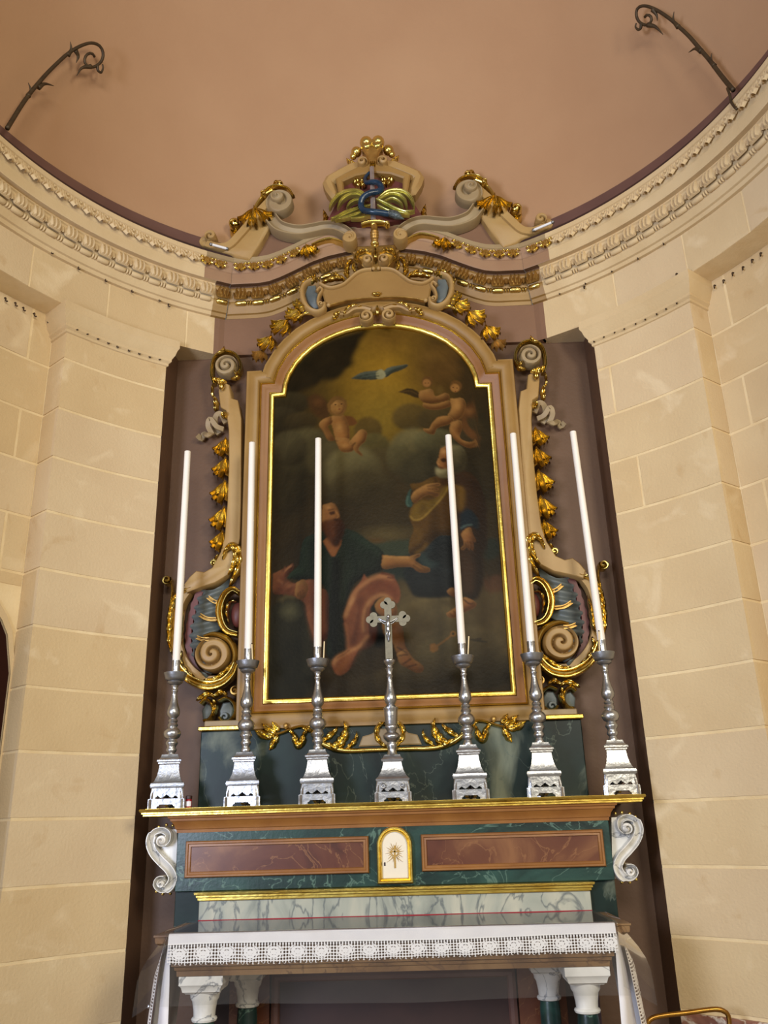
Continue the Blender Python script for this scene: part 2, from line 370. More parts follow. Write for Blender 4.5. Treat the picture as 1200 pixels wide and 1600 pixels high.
for side, s in (('left', -1), ('right', 1)):
    rr = random.Random(3+s)
    # mortar backing: pilaster core with its outer return, then the set-back wall
    def T(t): return s*t
    prof_p = join(ringsweep([(RP+.0025, 0), (RP+.0025, 5.275)], T(TI+.05), T(TO-.12), 8),
                  ([C3(T(TO-.12), RP+.0025, 0), C3(T(TO-.12), RP+.0025, 5.275), C3(T(TO-.12), RW+.1, 5.275), C3(T(TO-.12), RW+.1, 0)], [(0,1,2,3)]))
    if s > 0:
        back = join(prof_p, ringsweep([(RW+.0025, 0), (RW+.0025, 5.275)], TO-.3, TE, 24))
    else:
        n = 46; V = []; F = []
        ts = sorted(set([-(TO-.3), DOOR[0], DOOR[1], -TE]+[DOOR[0]+(DOOR[1]-DOOR[0])*i/16 for i in range(17)]+[-70-3*i for i in range(10)]))
        for t in ts:
            zb = door_top(t) if DOOR[0] < t < DOOR[1] else (2.6 if t in DOOR else 0)
            V += [C3(t, RW+.0025, zb), C3(t, RW+.0025, 5.275)]
        for i in range(len(ts)-1): F.append((2*i, 2*i+1, 2*i+3, 2*i+2))
        for a, b in ((-(TO-.3), DOOR[1]), (DOOR[0], -TE)):
            k = len(V); V += [C3(a, RW+.0025, 0), C3(b, RW+.0025, 0), C3(b, RW+.0025, 2.6), C3(a, RW+.0025, 2.6)]; F.append((k,k+1,k+2,k+3))
        back = join(prof_p, (V, F))
    wall = mk('wall_'+side, back, M['mortar'])
    tag(wall, 'curved limestone ashlar wall with tall pilaster at the '+side+' of the altar', 'wall', kind='structure')
    for i in range(len(ZC)-1):
        z0, z1 = ZC[i]+J, ZC[i+1]-J
        if i == 11: z1 = 5.10
        # pilaster face: one long stone, now and then split
        cuts = [TI, TO] if s < 0 or i not in (8, 10) else [TI, TI+(TO-TI)*rr.uniform(.12, .6), TO]
        for a, b in zip(cuts[:-1], cuts[1:]):
            t0, t1 = sorted((T(a+(.16 if a > TI else 0)), T(b-(.16 if b < TO else 0))))
            mk('stone_block', curved_block(t0, t1, RP+.03, RP, z0, z1), rr.choice(stones), wall)
        # outer return of the pilaster
        zt = z1
        V = [C3(T(TO), RP+.03, z0), C3(T(TO), RW, z0), C3(T(TO), RW, zt), C3(T(TO), RP+.03, zt)]
        off = C3(T(TO-.5), 1, 0); 
        V += [C3(T(TO-.4), RP+.03, z0), C3(T(TO-.4), RW, z0), C3(T(TO-.4), RW, zt), C3(T(TO-.4), RP+.03, zt)]
        mk('stone_block', (V, [(0,1,2,3),(7,6,5,4),(0,4,5,1),(1,5,6,2),(2,6,7,3),(3,7,4,0)]), rr.choice(stones), wall)
        # set-back wall beyond the pilaster
        zt = 5.275 if i == 11 else z1
        t = TO+.12; first = True
        while t < 84:
            e = t+rr.uniform(7, 15) if not first else t+(3.2 if i % 2 else 8.5); first = False
            a, b = sorted((T(t), T(e-.34)))
            zz0 = z0
            if s < 0 and b > DOOR[0] and a < DOOR[1]:
                if z1 < 2.58:
                    if b > DOOR[1]+.6: mk('stone_block', curved_block(DOOR[1]+.55, b, RW+.03, RW, z0, zt), rr.choice(stones), wall)
                    if a < DOOR[0]-.6: mk('stone_block', curved_block(a, DOOR[0]-.55, RW+.03, RW, z0, zt), rr.choice(stones), wall)
                    t = e; continue
                if z0 < 3.15:
                    zz0 = max(z0, 3.18)
                    if zz0 > zt-.04: t = e; continue
            mk('stone_block', curved_block(a, b, RW+.03, RW, zz0, zt), rr.choice(stones), wall)
            t = e
    # moulded cap on the pilaster: runs along the face and turns into both returns
    cp = [(0, 5.06), (.012, 5.065), (.012, 5.085), (.03, 5.10), (.03, 5.12), (.05, 5.15), (.062, 5.19), (.075, 5.21), (.075, 5.275)]
    V = []; F = []; m = len(cp); cols_ = []
    n = 12
    cols_.append([C3(T(TI)-s*math.degrees(d/RP), RP+.28, z) for d, z in cp])
    for i in range(n+1):
        cols_.append([C3(T(TI-math.degrees(d/RP)+(TO-TI+2*math.degrees(d/RP))*i/n), RP-d, z) for d, z in cp])
    cols_.append([C3(T(TO+math.degrees(d/RW)), RW, z) for d, z in cp])
    # the cap goes on as a plain bed moulding along the set-back wall
    V = sum(cols_, [])
    for i in range(len(cols_)-1):
        for j in range(m-1): F.append((i*m+j, i*m+j+1, (i+1)*m+j+1, (i+1)*m+j))
    tag(mk('trim_%d' % (1 if s < 0 else 2), (V, F), M['cornice'], None, 30), 'moulded stone cap on the %s pilaster' % side, 'moulding', kind='structure')
    # frieze over the pilaster and wall
    fr = join(ringsweep([(RW+.05, 5.275), (RF+.0025, 5.275), (RF+.0025, 5.62)], T(27.6), T(TE), 40))
    fo = mk('trim_%d' % (3 if s < 0 else 4), fr, M['mortar']); tag(fo, 'plain stone frieze below the cornice on the %s' % side, 'frieze', kind='structure')
    t = 28.2
    for e in ((40.5, 52.5, 63, 75, 88) if s > 0 else (33, 46, 58.5, 70, 85)):
        a, b = sorted((T(t+.12), T(e-.12)))
        mk('stone_block', curved_block(a, b, RW, RF, 5.276, 5.62), rr.choice(stones), fo); t = e
# doorway in the left wall
V = []; F = []
n = 16
ts = [DOOR[0]+(DOOR[1]-DOOR[0])*i/n for i in range(n+1)]
hood = [[C3(t, RW-.004, door_top(t)+.02), C3(t, RW+.25, door_top(t)+.0)] for t in ts]
pts_o = [C3(DOOR[1]+.0, RW-.004, 0), C3(DOOR[1], RW-.004, 2.6)]
V = [C3(ts[0], RW-.004, 0), C3(ts[0], RW+.25, 0)]
for t in ts: V += [C3(t, RW-.004, door_top(t)), C3(t, RW+.25, door_top(t))]
V += [C3(ts[-1], RW-.004, 0), C3(ts[-1], RW+.25, 0)]
F = [(2*i, 2*i+1, 2*i+3, 2*i+2) for i in range(len(V)//2-1)]
dr = mk('door_1', (V, F), M['stone'], None, 60); tag(dr, 'arched doorway with dark brown leaf in the left wall', 'door', kind='structure')
V = []; F = []
for t in ts: V += [C3(t, RW+.012, 0), C3(t, RW+.012, door_top(t)), C3(t, RW+.06, door_top(t)), C3(t, RW+.06, 0)]
for i in range(n):
    for j in range(3): F.append((4*i+j, 4*i+j+1, 4*i+j+5, 4*i+j+4))
mk('door_leaf', (V, F), M['doorbrown'], dr, 30)
V = []; F = []                                        # raised stone surround of the arch
for t in ts:
    k = (t-(DOOR[0]+DOOR[1])/2)/((DOOR[1]-DOOR[0])/2)
    V += [C3(t, RW-.012, door_top(t)), C3(t+.6*k, RW-.012, door_top(t)+.06*math.sqrt(max(0, 1-k*k))+.003), C3(t+.6*k, RW+.02, door_top(t)+.06*math.sqrt(max(0, 1-k*k))+.003)]
for i in range(n):
    for j in range(2): F.append((3*i+j, 3*i+j+1, 3*i+j+4, 3*i+j+3))
k = len(V)
V += [C3(DOOR[1], RW-.012, 0), C3(DOOR[1]+.6, RW-.012, 0), C3(DOOR[1]+.6, RW-.012, 2.603), C3(DOOR[1], RW-.012, 2.6)]; F.append((k,k+1,k+2,k+3))
mk('door_surround', (V, F), M['cornice'], dr, 60)
# marble base course
for side, s in (('left', -1), ('right', 1)):
    a, b = sorted((s*TI, s*(TO+.4))); a2, b2 = sorted((s*(TO+.4), s*(52.25 if s < 0 else 90)))
    bb = join(curved_block(a, b, RP+.05, RP-.03, 0, .52, .01), curved_block(a2, b2, RW+.05, RW-.03, 0, .52, .01))
    tag(mk('baseboard_'+side, bb, M['redmarble']), 'broken red and white marble base course of the %s wall' % side, 'baseboard', kind='structure')
# recess behind the altar: back wall, two returns and the soffit under the frieze
def gx(x):                                            # the middle of the cornice swells upwards
    return float(np.interp(abs(x), [0, .13, .257, .40, .54, .67, .80, .90, .99], [.305, .295, .265, .235, .185, .115, .05, .012, 0]))
XR = 1.672
yb = .12
V = [(-XR, yb, 0), (XR, yb, 0), (XR, yb, 5.275), (-XR, yb, 5.275)]
rl = C3(-TI, RP+.004, 0); rr_ = C3(TI, RP+.004, 0)
V += [(rl[0], rl[1], 0), (rl[0], rl[1], 5.275), (rr_[0], rr_[1], 0), (rr_[0], rr_[1], 5.275)]
F = [(0,1,2,3), (4,0,3,5), (1,6,7,2)]
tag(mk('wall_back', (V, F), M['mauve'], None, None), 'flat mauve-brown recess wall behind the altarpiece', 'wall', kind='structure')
# flat painted frieze over the recess and its soffit
fz = [C3(-28.4, RF, 0), C3(-27.6, RF-.003, 0), C3(-26.7, RF, 0), C3(26.7, RF, 0), C3(27.6, RF-.003, 0), C3(28.4, RF, 0)]
V = [(p[0], p[1], 5.275) for p in fz]+[(p[0], p[1], 5.62) for p in fz]+[(p[0], .3, 5.275) for p in fz]
F = [(i, i+1, 7+i, 6+i) for i in range(5)]+[(i, 12+i, 13+i, i+1) for i in range(5)]
up = [(-1.16+2.32*i/40, .0795) for i in range(41)]; k = len(V)      # rises behind the swelling cornice
for x, y in up: V += [(x, y, 5.6), (x, y, 5.63+gx(x))]
F += [(k+2*i, k+2*i+2, k+2*i+3, k+2*i+1) for i in range(40)]
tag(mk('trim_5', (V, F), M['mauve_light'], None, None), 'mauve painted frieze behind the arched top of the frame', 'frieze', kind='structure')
k = [C3(s*t, r, 5.274) for s in (-1, 1) for t, r in ((28, RF+.002), (TI+1, RF+.002), (TI+1, RF+.4), (28, RF+.4))]
tag(mk('trim_6', (k, [(0,1,2,3), (4,5,6,7)]), M['cornice'], None, None), 'stone soffit between pilaster caps and frame', 'soffit', kind='structure')

# ------------------------------------------------------------------ cornice
k_ = 1.038
def kz(z): return 1.6+k_*(z-1.6)
CPROF = [(RF+.02, 5.617), (2.84, 5.622), (2.832, 5.65), (2.815, 5.655), (2.80, 5.69), (2.785, 5.715), (2.782, 5.738), (2.772, 5.745), (2.765, 5.76), (2.74, 5.835), (2.728, 5.842),
         (2.745, 5.852), (2.745, 5.868), (2.702, 5.868), (2.697, 5.875), (2.694, 5.958), (2.686, 5.965), (2.662, 6.05), (2.652, 6.055), (2.652, 6.094), (2.90, 6.11)]
TB = 26.7
for nm, s in ((7, -1), (8, 1)):
    a, b = s*TB, s*95
    o = mk('trim_%d' % nm, ringsweep(CPROF, a, b, 60), M['cornice'], None, 28)
    tag(o, 'cream carved stone cornice running round the %s of the apse' % ('left' if s < 0 else 'right'), 'cornice', kind='structure')
    CORN = o if s < 0 else CORN
    if s > 0: CORN_R = o
# flat painted middle part
YF = {}                                               # depth of the flat part for a profile radius
def cen(x, r, z):
    y = AY+math.cos(math.radians(TB))*2.652+(r-2.652)
    return (x, y, z+gx(x))
xs = [-1+2*i/60 for i in range(61)]
def cstrip(i0, i1):
    pr = CPROF[i0:i1]; V = []; F = []; m = len(pr)
    for u in xs:
        for r, z in pr: V.append(cen(u*r*math.sin(math.radians(TB)), r, z))
    for i in range(len(xs)-1):
        for j in range(m-1): F.append((i*m+j, i*m+j+1, (i+1)*m+j+1, (i+1)*m+j))
    return V, F
CM = empty('trim_9', (0, 0, 0), 'mauve and tan painted cornice swelling up over the altarpiece', 'cornice', kind='structure')
mk('bed_moulding', cstrip(0, 8), M['ochre'], CM, 28)
mk('leaf_cove', cstrip(7, 11), M['ochre'], CM, 28)
mk('soffit', cstrip(10, 14), M['mauve'], CM, 28)
mk('corona', cstrip(13, 18), M['pinktan'], CM, 28)
mk('top_fillet', cstrip(17, 21), M['tan_grey'], CM, 28)
# painted end sections where the colour runs a little way round the ring
for s in (-1, 1):
    a, b = sorted((s*TB, s*29.2)); PR = [(r-.0015, z-.001) for r, z in CPROF]
    mk('bed_moulding', ringsweep(PR[0:8], a, b, 3), M['ochre'], CM, 28)
    mk('leaf_cove', ringsweep(PR[7:11], a, b, 3), M['ochre'], CM, 28)
    mk('soffit', ringsweep(PR[10:14], a, b, 3), M['mauve'], CM, 28)
    a, b = sorted((s*TB, s*31.5))
    mk('corona', ringsweep(PR[13:18], a, b, 3), M['pinktan'], CM, 28)
    mk('top_fillet', ringsweep(PR[17:20], a, b, 3), M['tan_grey'], CM, 28)

# repeated carving. local axes: x along the cornice, -y towards the room, z up
def hook_leaf():
    a = leaf([(0, .042), (0, .0), (0, -.052)], .040, 0, .030, 2, 14, .6, .3, .6, .3)
    b = strip([(-.056, .02), (-.048, .036), (-.034, .036), (-.026, .016), (-.034, -.008), (-.048, -.018)], .0085, 0, .022, ROUND, 12)
    c_ = strip([(.056, .02), (.048, .036), (.034, .036), (.026, .016), (.034, -.008), (.048, -.018)], .0085, 0, .022, ROUND, 12)
    return join(a, b, c_)
def palmette(wd=.060, h=.112):
    def fn(u, v):
        x = (u-.5)*2*wd*(.62+.38*math.sin(PI*min(1, v*1.05)*.62+.5)); z = (v-.5)*h*(1-.12*(2*u-1)**2)
        return (x, -.014-.014*math.cos(7*2*PI*(u-.5)*.5)*(1 if 0 < u < 1 else 0)-.014*math.sin(PI*v)**.5*(1-(2*u-1)**4), z+.006*(1-(2*u-1)**2))
    v, f = grid(22, 7, fn); n = len(v)
    edge = [i for i in range(7)]+[i*7+6 for i in range(1, 22)]+[21*7+j for j in range(5, -1, -1)]+[i*7 for i in range(20, 0, -1)]
    for e in edge: v.append((v[e][0], .01, v[e][2]))
    for i in range(len(edge)): j=(i+1)%len(edge); f.append((edge[i], edge[j], n+j, n+i))
    return v, f
def dart():
    return join(strip([(-.028, .042), (0, .047), (.028, .042)], .007, 0, .022, ROUND, 8), leaf([(0, .04), (0, 0), (0, -.045)], .017, 0, .02, 1, 9, 0, .1, .8, .5))
def hlathe(prof, m=12):
    v, f = lathe(prof, 0, 0, 0, m); return [(p[2], p[1], p[0]) for p in v], f
BEAD = [(.004, -.048), (.016, -.046), (.022, -.036), (.022, .036), (.016, .046), (.004, .048)]
REEL = [(.003, -.0085), (.018, -.006), (.0215, 0), (.018, .006), (.003, .0085)]
def dset(mm, suf): return {k: data(k+suf, *vf, mm, 45) for k, vf in (('hook_leaf', hook_leaf()), ('palmette', palmette()), ('dart', dart()), ('bead', hlathe(BEAD)), ('reel', hlathe(REEL)))}
DS = dset(M['cornice'], '_stone'); DG = dset(M['gold'], '_gilt')
DO = {k: data(k+'_ochre', *vf, M['gold_dull'], 45) for k, vf in (('palmette', palmette()), ('dart', dart()))}
def at_ring(th, r, z, tilt, roll=0):
    p = C3(th, r, z); return Matrix.Translation(p) @ Matrix.Rotation(-math.radians(th), 4, 'Z') @ Matrix.Rotation(roll, 4, 'Y') @ Matrix.Rotation(math.radians(tilt), 4, 'X')
p1 = math.degrees(.112/2.67); p2 = math.degrees(.1425/2.76)
for s, par in ((-1, CORN), (1, CORN_R)):
    i = 0; t = 29.0
    while t < 80:
        g = t < 32.6
        put('hook_leaf', (DG if g else DS)['hook_leaf'], CM if g else par, at_ring(s*(t), 2.668, 6.005, -16)); t += p1
    t = 29.2+p2/2
    while t < 80:
        m0 = at_ring(s*t, 2.750, 5.797, -18)
        put('palmette', DS['palmette'], par, m0)
        put('dart', DS['dart'], par, at_ring(s*(t+p2/2), 2.752, 5.80, -18))
        put('bead', DS['bead'], par, at_ring(s*t, 2.776, 5.728, 0))
        for d in (-.0105, .0105): put('reel', DS['reel'], par, at_ring(s*(t+p2/2)+math.degrees(d/2.77), 2.776, 5.728, 0))
        t += p2
    put('bead', DG['bead'], CM, at_ring(s*(29.2-p2/2), 2.776, 5.728, 0)); put('palmette', DO['palmette'], CM, at_ring(s*(29.2-p2/2), 2.750, 5.80, -18))
def at_flat(x, r, z, tilt):
    sl = math.atan2(gx(x+.02)-gx(x-.02), .04); p = cen(x, r, z)
    return Matrix.Translation(p) @ Matrix.Rotation(-sl, 4, 'Y') @ Matrix.Rotation(math.radians(tilt), 4, 'X')
x = -1.13
while x < 1.14:
    if abs(x) > .62: put('hook_leaf', DG['hook_leaf'], CM, at_flat(x, 2.668, 6.005, -16))
    x += .113
x = -1.14
while x < 1.15:
    if abs(x) > .10:
        put('palmette', DO['palmette'], CM, at_flat(x, 2.750, 5.80, -18)); put('dart', DO['dart'], CM, at_flat(x+.0713, 2.750, 5.80, -18))
        if abs(x) > .42:
            put('bead', DG['bead'], CM, at_flat(x, 2.774, 5.728, 0))
            for d in (-.0105, .0105): put('reel', DG['reel'], CM, at_flat(x+.0713+d, 2.774, 5.728, 0))
    x += .1425
# dark board on the cornice and brown foot of the dome
for nm, s in ((10, -1), (11, 1)):
    a, b = sorted((s*24.5, s*95))
    tag(mk('trim_%d' % nm, ringsweep([(2.675, 6.10), (2.67, 6.105), (2.67, 6.128), (2.68, 6.133), (2.9, 6.135)], a, b, 50), M['dark'], None, 28), 'dark brown board on top of the %s cornice' % ('left' if s < 0 else 'right'), 'board', kind='structure')
DZ = 6.115; RD = 2.80
V = []; F = []; n = 72; m = 26
def dome(th, ph): r = RD*math.cos(ph); a = math.radians(th); return (r*math.sin(a), AY+r*math.cos(a), DZ+RD*math.sin(ph))
ph0 = math.asin(.20/RD)
v1 = grid(n, 4, lambda u, v: dome(-90+180*u, ph0*v))
tag(mk('trim_12', ([(p[0]*.9965, AY+(p[1]-AY)*.9965, p[2]) for p in v1[0]], v1[1]), M['brown'], None, 180), 'brown painted band at the foot of the dome', 'band', kind='structure')
vd = grid(n, m, lambda u, v: dome(-90+180*u, ph0*.8+(PI/2-ph0*.8)*v))
vb = grid(2, 50, lambda u, v: (RD*math.cos(PI*v), AY-.9*u, DZ+RD*math.sin(PI*v)))
tag(mk('ceiling', join(vd, vb), M['dome'], None, 180), 'plain pink plaster half dome over the altar', 'ceiling', kind='structure')
# floor and altar step
tag(mk('floor', box(-5, 5, -12, .6, -.1, 0), M['floor'], None, None), 'pale stone floor of the apse', 'floor', kind='structure')

# iron hooks driven into the stone
hk = join(tube([(0, .01, .004), (0, -.012, .004), (0, -.02, -.004), (0, -.02, -.02), (.004, -.026, -.026), (.009, -.03, -.022)], .0042, 12, 6))
HK = data('iron_hook', *hk, M['hook'], 60)
def hooks(lst, r, label, group):
    OR = ['leftmost', 'second from the left', 'third from the left', 'fourth from the left', 'fifth from the left', 'sixth from the left', 'seventh from the left', 'eighth from the left', 'ninth from the left']
    for i, (th, z) in enumerate(sorted(lst)):
        o = bpy.data.objects.new('iron_hook', HK); COL.objects.link(o); p = C3(th, r, z)
        o.matrix_world = Matrix.Translation(p) @ Matrix.Rotation(-math.radians(th), 4, 'Z') @ Matrix.Scale(1.15, 4)
        tag(o, label+', '+(OR[i] if i < len(lst)-1 else 'rightmost'), 'hook', group)
hooks([(-56.038,5.646),(-51.525,5.63),(-47.008,5.634),(-42.589,5.634),(-37.988,5.642),(-36.342,5.617)], RF, 'small rusty hook in the frieze under the left cornice', 'hooks in the left frieze')
hooks([(49.672,5.635),(45.161,5.636),(40.591,5.643),(35.959,5.642),(35.652,5.606),(31.443,5.642),(50.826,5.322)], RF, 'small rusty hook in the frieze under the right cornice', 'hooks in the right frieze')
hooks([(-50.686,5.127),(-49.014,5.126),(-47.282,5.121),(-45.567,5.117),(-44.055,5.113),(-42.196,5.114),(-40.54,5.116),(-38.827,5.116),(-37.241,5.121)], RP, 'small rusty hook under the cap of the left pilaster', 'hooks on the left pilaster')
hooks([(36.051,5.113),(37.709,5.121),(39.528,5.122),(41.148,5.116),(43.07,5.116),(44.7,5.115),(46.638,5.11),(48.21,5.115),(50.022,5.115)], RP, 'small rusty hook under the cap of the right pilaster', 'hooks on the right pilaster')
hooks([(-59.337,5.232),(-57.851,5.235),(-56.642,5.229),(-54.979,5.225),(-53.031,5.222)], RW, 'small rusty hook high on the set-back wall at the left edge', 'hooks on the left wall')
hooks([(52.155,5.226),(53.683,5.218),(55.104,5.216),(56.599,5.228),(58.184,5.222),(59.676,5.23),(61.055,5.235)], RW, 'small rusty hook high on the set-back wall at the right edge', 'hooks on the right wall')

# ------------------------------------------------------------------ altarpiece: frame
PXM = .0045                                           # metres of one frame-height step at the upper part
def ctr(pts): return (sum(p[0] for p in pts)/len(pts), sum(p[1] for p in pts)/len(pts))
def leaf_fan(cx, cz, ang, L, W, y0, h, spread=(0, -32, 32, -58, 58), small=.86):
    """cluster of leaves springing from one point, the middle one on top"""
    out = []
    for k, sp in enumerate(spread):
        a = math.radians(ang+sp); l = L*(1 if k == 0 else small**((k+1)//2)); dx, dz = math.cos(a), math.sin(a)
        out.append(leaf([(cx, cz), (cx+dx*l*.5+math.cos(a+1.57)*l*.06*(1 if sp > 0 else -1), cz+dz*l*.5), (cx+dx*l, cz+dz*l)], W*(1 if k == 0 else .9), y0-(h*.6 if k == 0 else h*.25*(k < 3)), h, 0, 15, .9, .16, .28, .6))
    return join(*out)
ARCH = [(-.76,4.84),(-.748,4.93),(-.725,5.009),(-.67,5.109),(-.618,5.174),(-.543,5.247),(-.457,5.305),(-.36,5.352),(-.268,5.385),(-.176,5.407),(-.105,5.415),(-.029,5.419)]
ARCH = [(x+.008, z-.004) for x, z in ARCH]
XP, ZB, ZS = .846, 2.457, 4.825
half = [(-XP, ZB), (-XP, ZS), (ARCH[0][0], ZS)]+[(x, z) for x, z in ARCH[1:]]
OPEN = half+[(0, ARCH[-1][1]+.004)]+[(-x, z) for x, z in reversed(half)]
OPEN = list(reversed(OPEN))                           # counter-clockwise
FR = empty('altarpiece_frame', (0, .1, 2.24), 'tan and gilt carved frame with arched top around the dark oil painting', 'picture frame')
mk('inner_fillet', sweep(OPEN, [(-.004, .02), (-.004, -.006), (.004, -.022), (.016, -.03), (.03, -.026), (.036, -.01)]), M['gold_pale'], FR, 50)
mk('inner_band', sweep(OPEN, [(.036, .0), (.036, -.02), (.044, -.024), (.06, -.034), (.08, -.056), (.088, -.06)]), M['band'], FR, 50)
mk('gilt_bead', sweep(OPEN, [(.088, -.05), (.088, -.074), (.093, -.08), (.099, -.074), (.101, -.055)]), M['gold_pale'], FR, 50)
mk('outer_moulding', sweep(OPEN, [(.101, -.05), (.106, -.072), (.12, -.092), (.15, -.10), (.18, -.088), (.195, -.075), (.205, -.075), (.212, -.06), (.214, .11)]), M['ochre'], FR, 50)

# oil painting: canvas with the picture brushed in as colour on a fine grid
def paint():
    nx, nz = 350, 610
    tops = np.interp(np.linspace(-XP-.01, XP+.01, nx), [p[0] for p in half]+[-p[0] for p in reversed(half)], [max(p[1], ZS) for p in half]+[max(p[1], ZS) for p in reversed(half)])+.012
    X = np.repeat(np.linspace(-XP-.01, XP+.01, nx)[:, None], nz, 1)
    T = np.linspace(0, 1, nz)[None, :]; Z = ZB-.01+(tops[:, None]-ZB+.01)*T
    img = np.zeros((nx, nz, 3))
    L = lambda c_: np.array(s2l(c_))
    rg = np.random.RandomState(4)
    def noise(cells, amp):
        g = rg.rand(cells+2, int(cells*1.8)+2); u = np.linspace(0, cells, nx); v = np.linspace(0, int(cells*1.8), nz)
        i = u.astype(int); j = v.astype(int); fu = (u-i)[:, None]; fv = (v-j)[None, :]
        fu = fu*fu*(3-2*fu); fv = fv*fv*(3-2*fv)
        a = g[i][:, j]; b = g[i+1][:, j]; c_ = g[i][:, j+1]; d = g[i+1][:, j+1]
        return amp*((a*(1-fu)+b*fu)*(1-fv)+(c_*(1-fu)+d*fu)*fv-.5)
    def blur(m_, k):
        for _ in range(1 if k < 2 else 2):
            for ax in (0, 1):
                c_ = np.cumsum(np.pad(m_, [(k+1, k) if a == ax else (0, 0) for a in (0, 1)], mode='edge'), axis=ax)
                n = 2*k+1
                m_ = (np.take(c_, range(n, c_.shape[ax]), ax)-np.take(c_, range(0, c_.shape[ax]-n), ax))/n
        return m_
    def put_(mask, col, op=1):
        nonlocal img
        img = img*(1-op*mask[..., None])+(op*mask[..., None])*L(col)
    def ell(c_, rx, rz, col, op=1, soft=1.0):
        d = np.sqrt(((X-c_[0])/rx)**2+((Z-c_[1])/rz)**2); put_(np.clip((1-d)/soft, 0, 1)**1.0, col, op)
    def poly(p, col, op=1, k=1, shade=None, sm=3):
        nonlocal img
        p = cr(list(p)+[p[0]], len(p)*sm) if sm > 1 else p
        m_ = np.zeros(X.shape, bool); n = len(p)
        for a in range(n):
            x1, z1 = p[a]; x2, z2 = p[(a+1) % n]
            if z1 == z2: continue
            cnd = (Z > min(z1, z2)) & (Z <= max(z1, z2)) & (X < (x2-x1)*(Z-z1)/(z2-z1)+x1)
            m_ ^= cnd
        m_ = blur(m_.astype(float), k); put_(m_, col, op)
        if shade:                                     # lit from the upper left glow: light edge and dark edge inside the shape
            hi, lo, sh = shade
            b_ = blur(m_, 2+sh)
            vol = blur(m_, 5+sh); vol = vol/max(vol.max(), 1e-3); img = img*(1-m_*.55*(1-np.clip(vol, 0, 1)))[..., None]
            e1 = np.clip(m_-np.roll(np.roll(b_, sh, 0), -2*sh, 1), 0, 1); put_(e1, hi, .6)
            e2 = np.clip(m_-np.roll(np.roll(b_, -2*sh, 0), 2*sh, 1), 0, 1); put_(e2, lo, 1)
        return m_
    def line(p, wd, col, op=1, k=1):
        p = cr(p, max(3, len(p)*5)); n = normals2(p)
        poly([(q[0]+m_[0]*wd, q[1]+m_[1]*wd) for q, m_ in zip(p, n)]+[(q[0]-m_[0]*wd, q[1]-m_[1]*wd) for q, m_ in reversed(list(zip(p, n)))], col, op, k, None, 1)
    img[:] = L((50, 40, 28))
    def el(c_, *a): ell(c_[0], *a)
    # golden sky, dark and brown clouds
    el([(.011,4.87)], .70, 1.05, (122, 94, 38), .95, .9); el([(.015,5.011)], .46, .62, (150, 114, 42), .9, .9); el([(.004,4.594)], .34, .42, (128, 104, 44), .8, .9)
    el([(.096,5.317)], .34, .22, (112, 80, 38), .6, .9); el([(.5,5.047)], .36, .36, (92, 66, 36), .85, .7); el([(.727,4.974)], .2, .5, (62, 48, 32), .85, .8); el([(.451,5.152)], .16, .10, (116, 86, 44), .6, .9); el([(.596,5.165)], .12, .10, (104, 76, 42), .5, .8); el([(.551,5.003)], .14, .12, (100, 72, 40), .6, .8)
    poly([(-.858,4.462),(-.793,4.851),(-.761,4.91),(-.723,5.009),(-.634,5.148),(-.488,5.286),(-.268,5.379),(-.084,5.411),(-.141,5.33),(-.179,5.227),(-.216,5.167),(-.208,5.084),(-.272,5.057),(-.309,4.988),(-.399,4.952),(-.471,4.966),(-.515,4.907),(-.632,4.883),(-.721,4.788)], (38, 31, 22), 1, 4); el([(-.397,5.177)], .22, .16, (48, 38, 26), .6, .9); el([(-.651,5.006)], .16, .12, (50, 40, 28), .6, .9)
    def puff(c_, rx, rz, hi, lo, op=.9):                 # one rounded cloud: light crown, dark underside
        nonlocal img
        d = np.sqrt(((X-c_[0][0])/rx)**2+((Z-c_[0][1])/rz)**2); m_ = np.clip((1-d)/.3, 0, 1); m_ = m_*m_*(3-2*m_)
        t = np.clip(.5+.62*(Z-c_[0][1])/rz-.18*(X-c_[0][0])/rx, 0, 1)[..., None]
        img = img*(1-op*m_[..., None])+op*m_[..., None]*(L(lo)*(1-t)+L(hi)*t)
    dk, md, lt = (44, 37, 28), (84, 75, 55), (112, 102, 76)
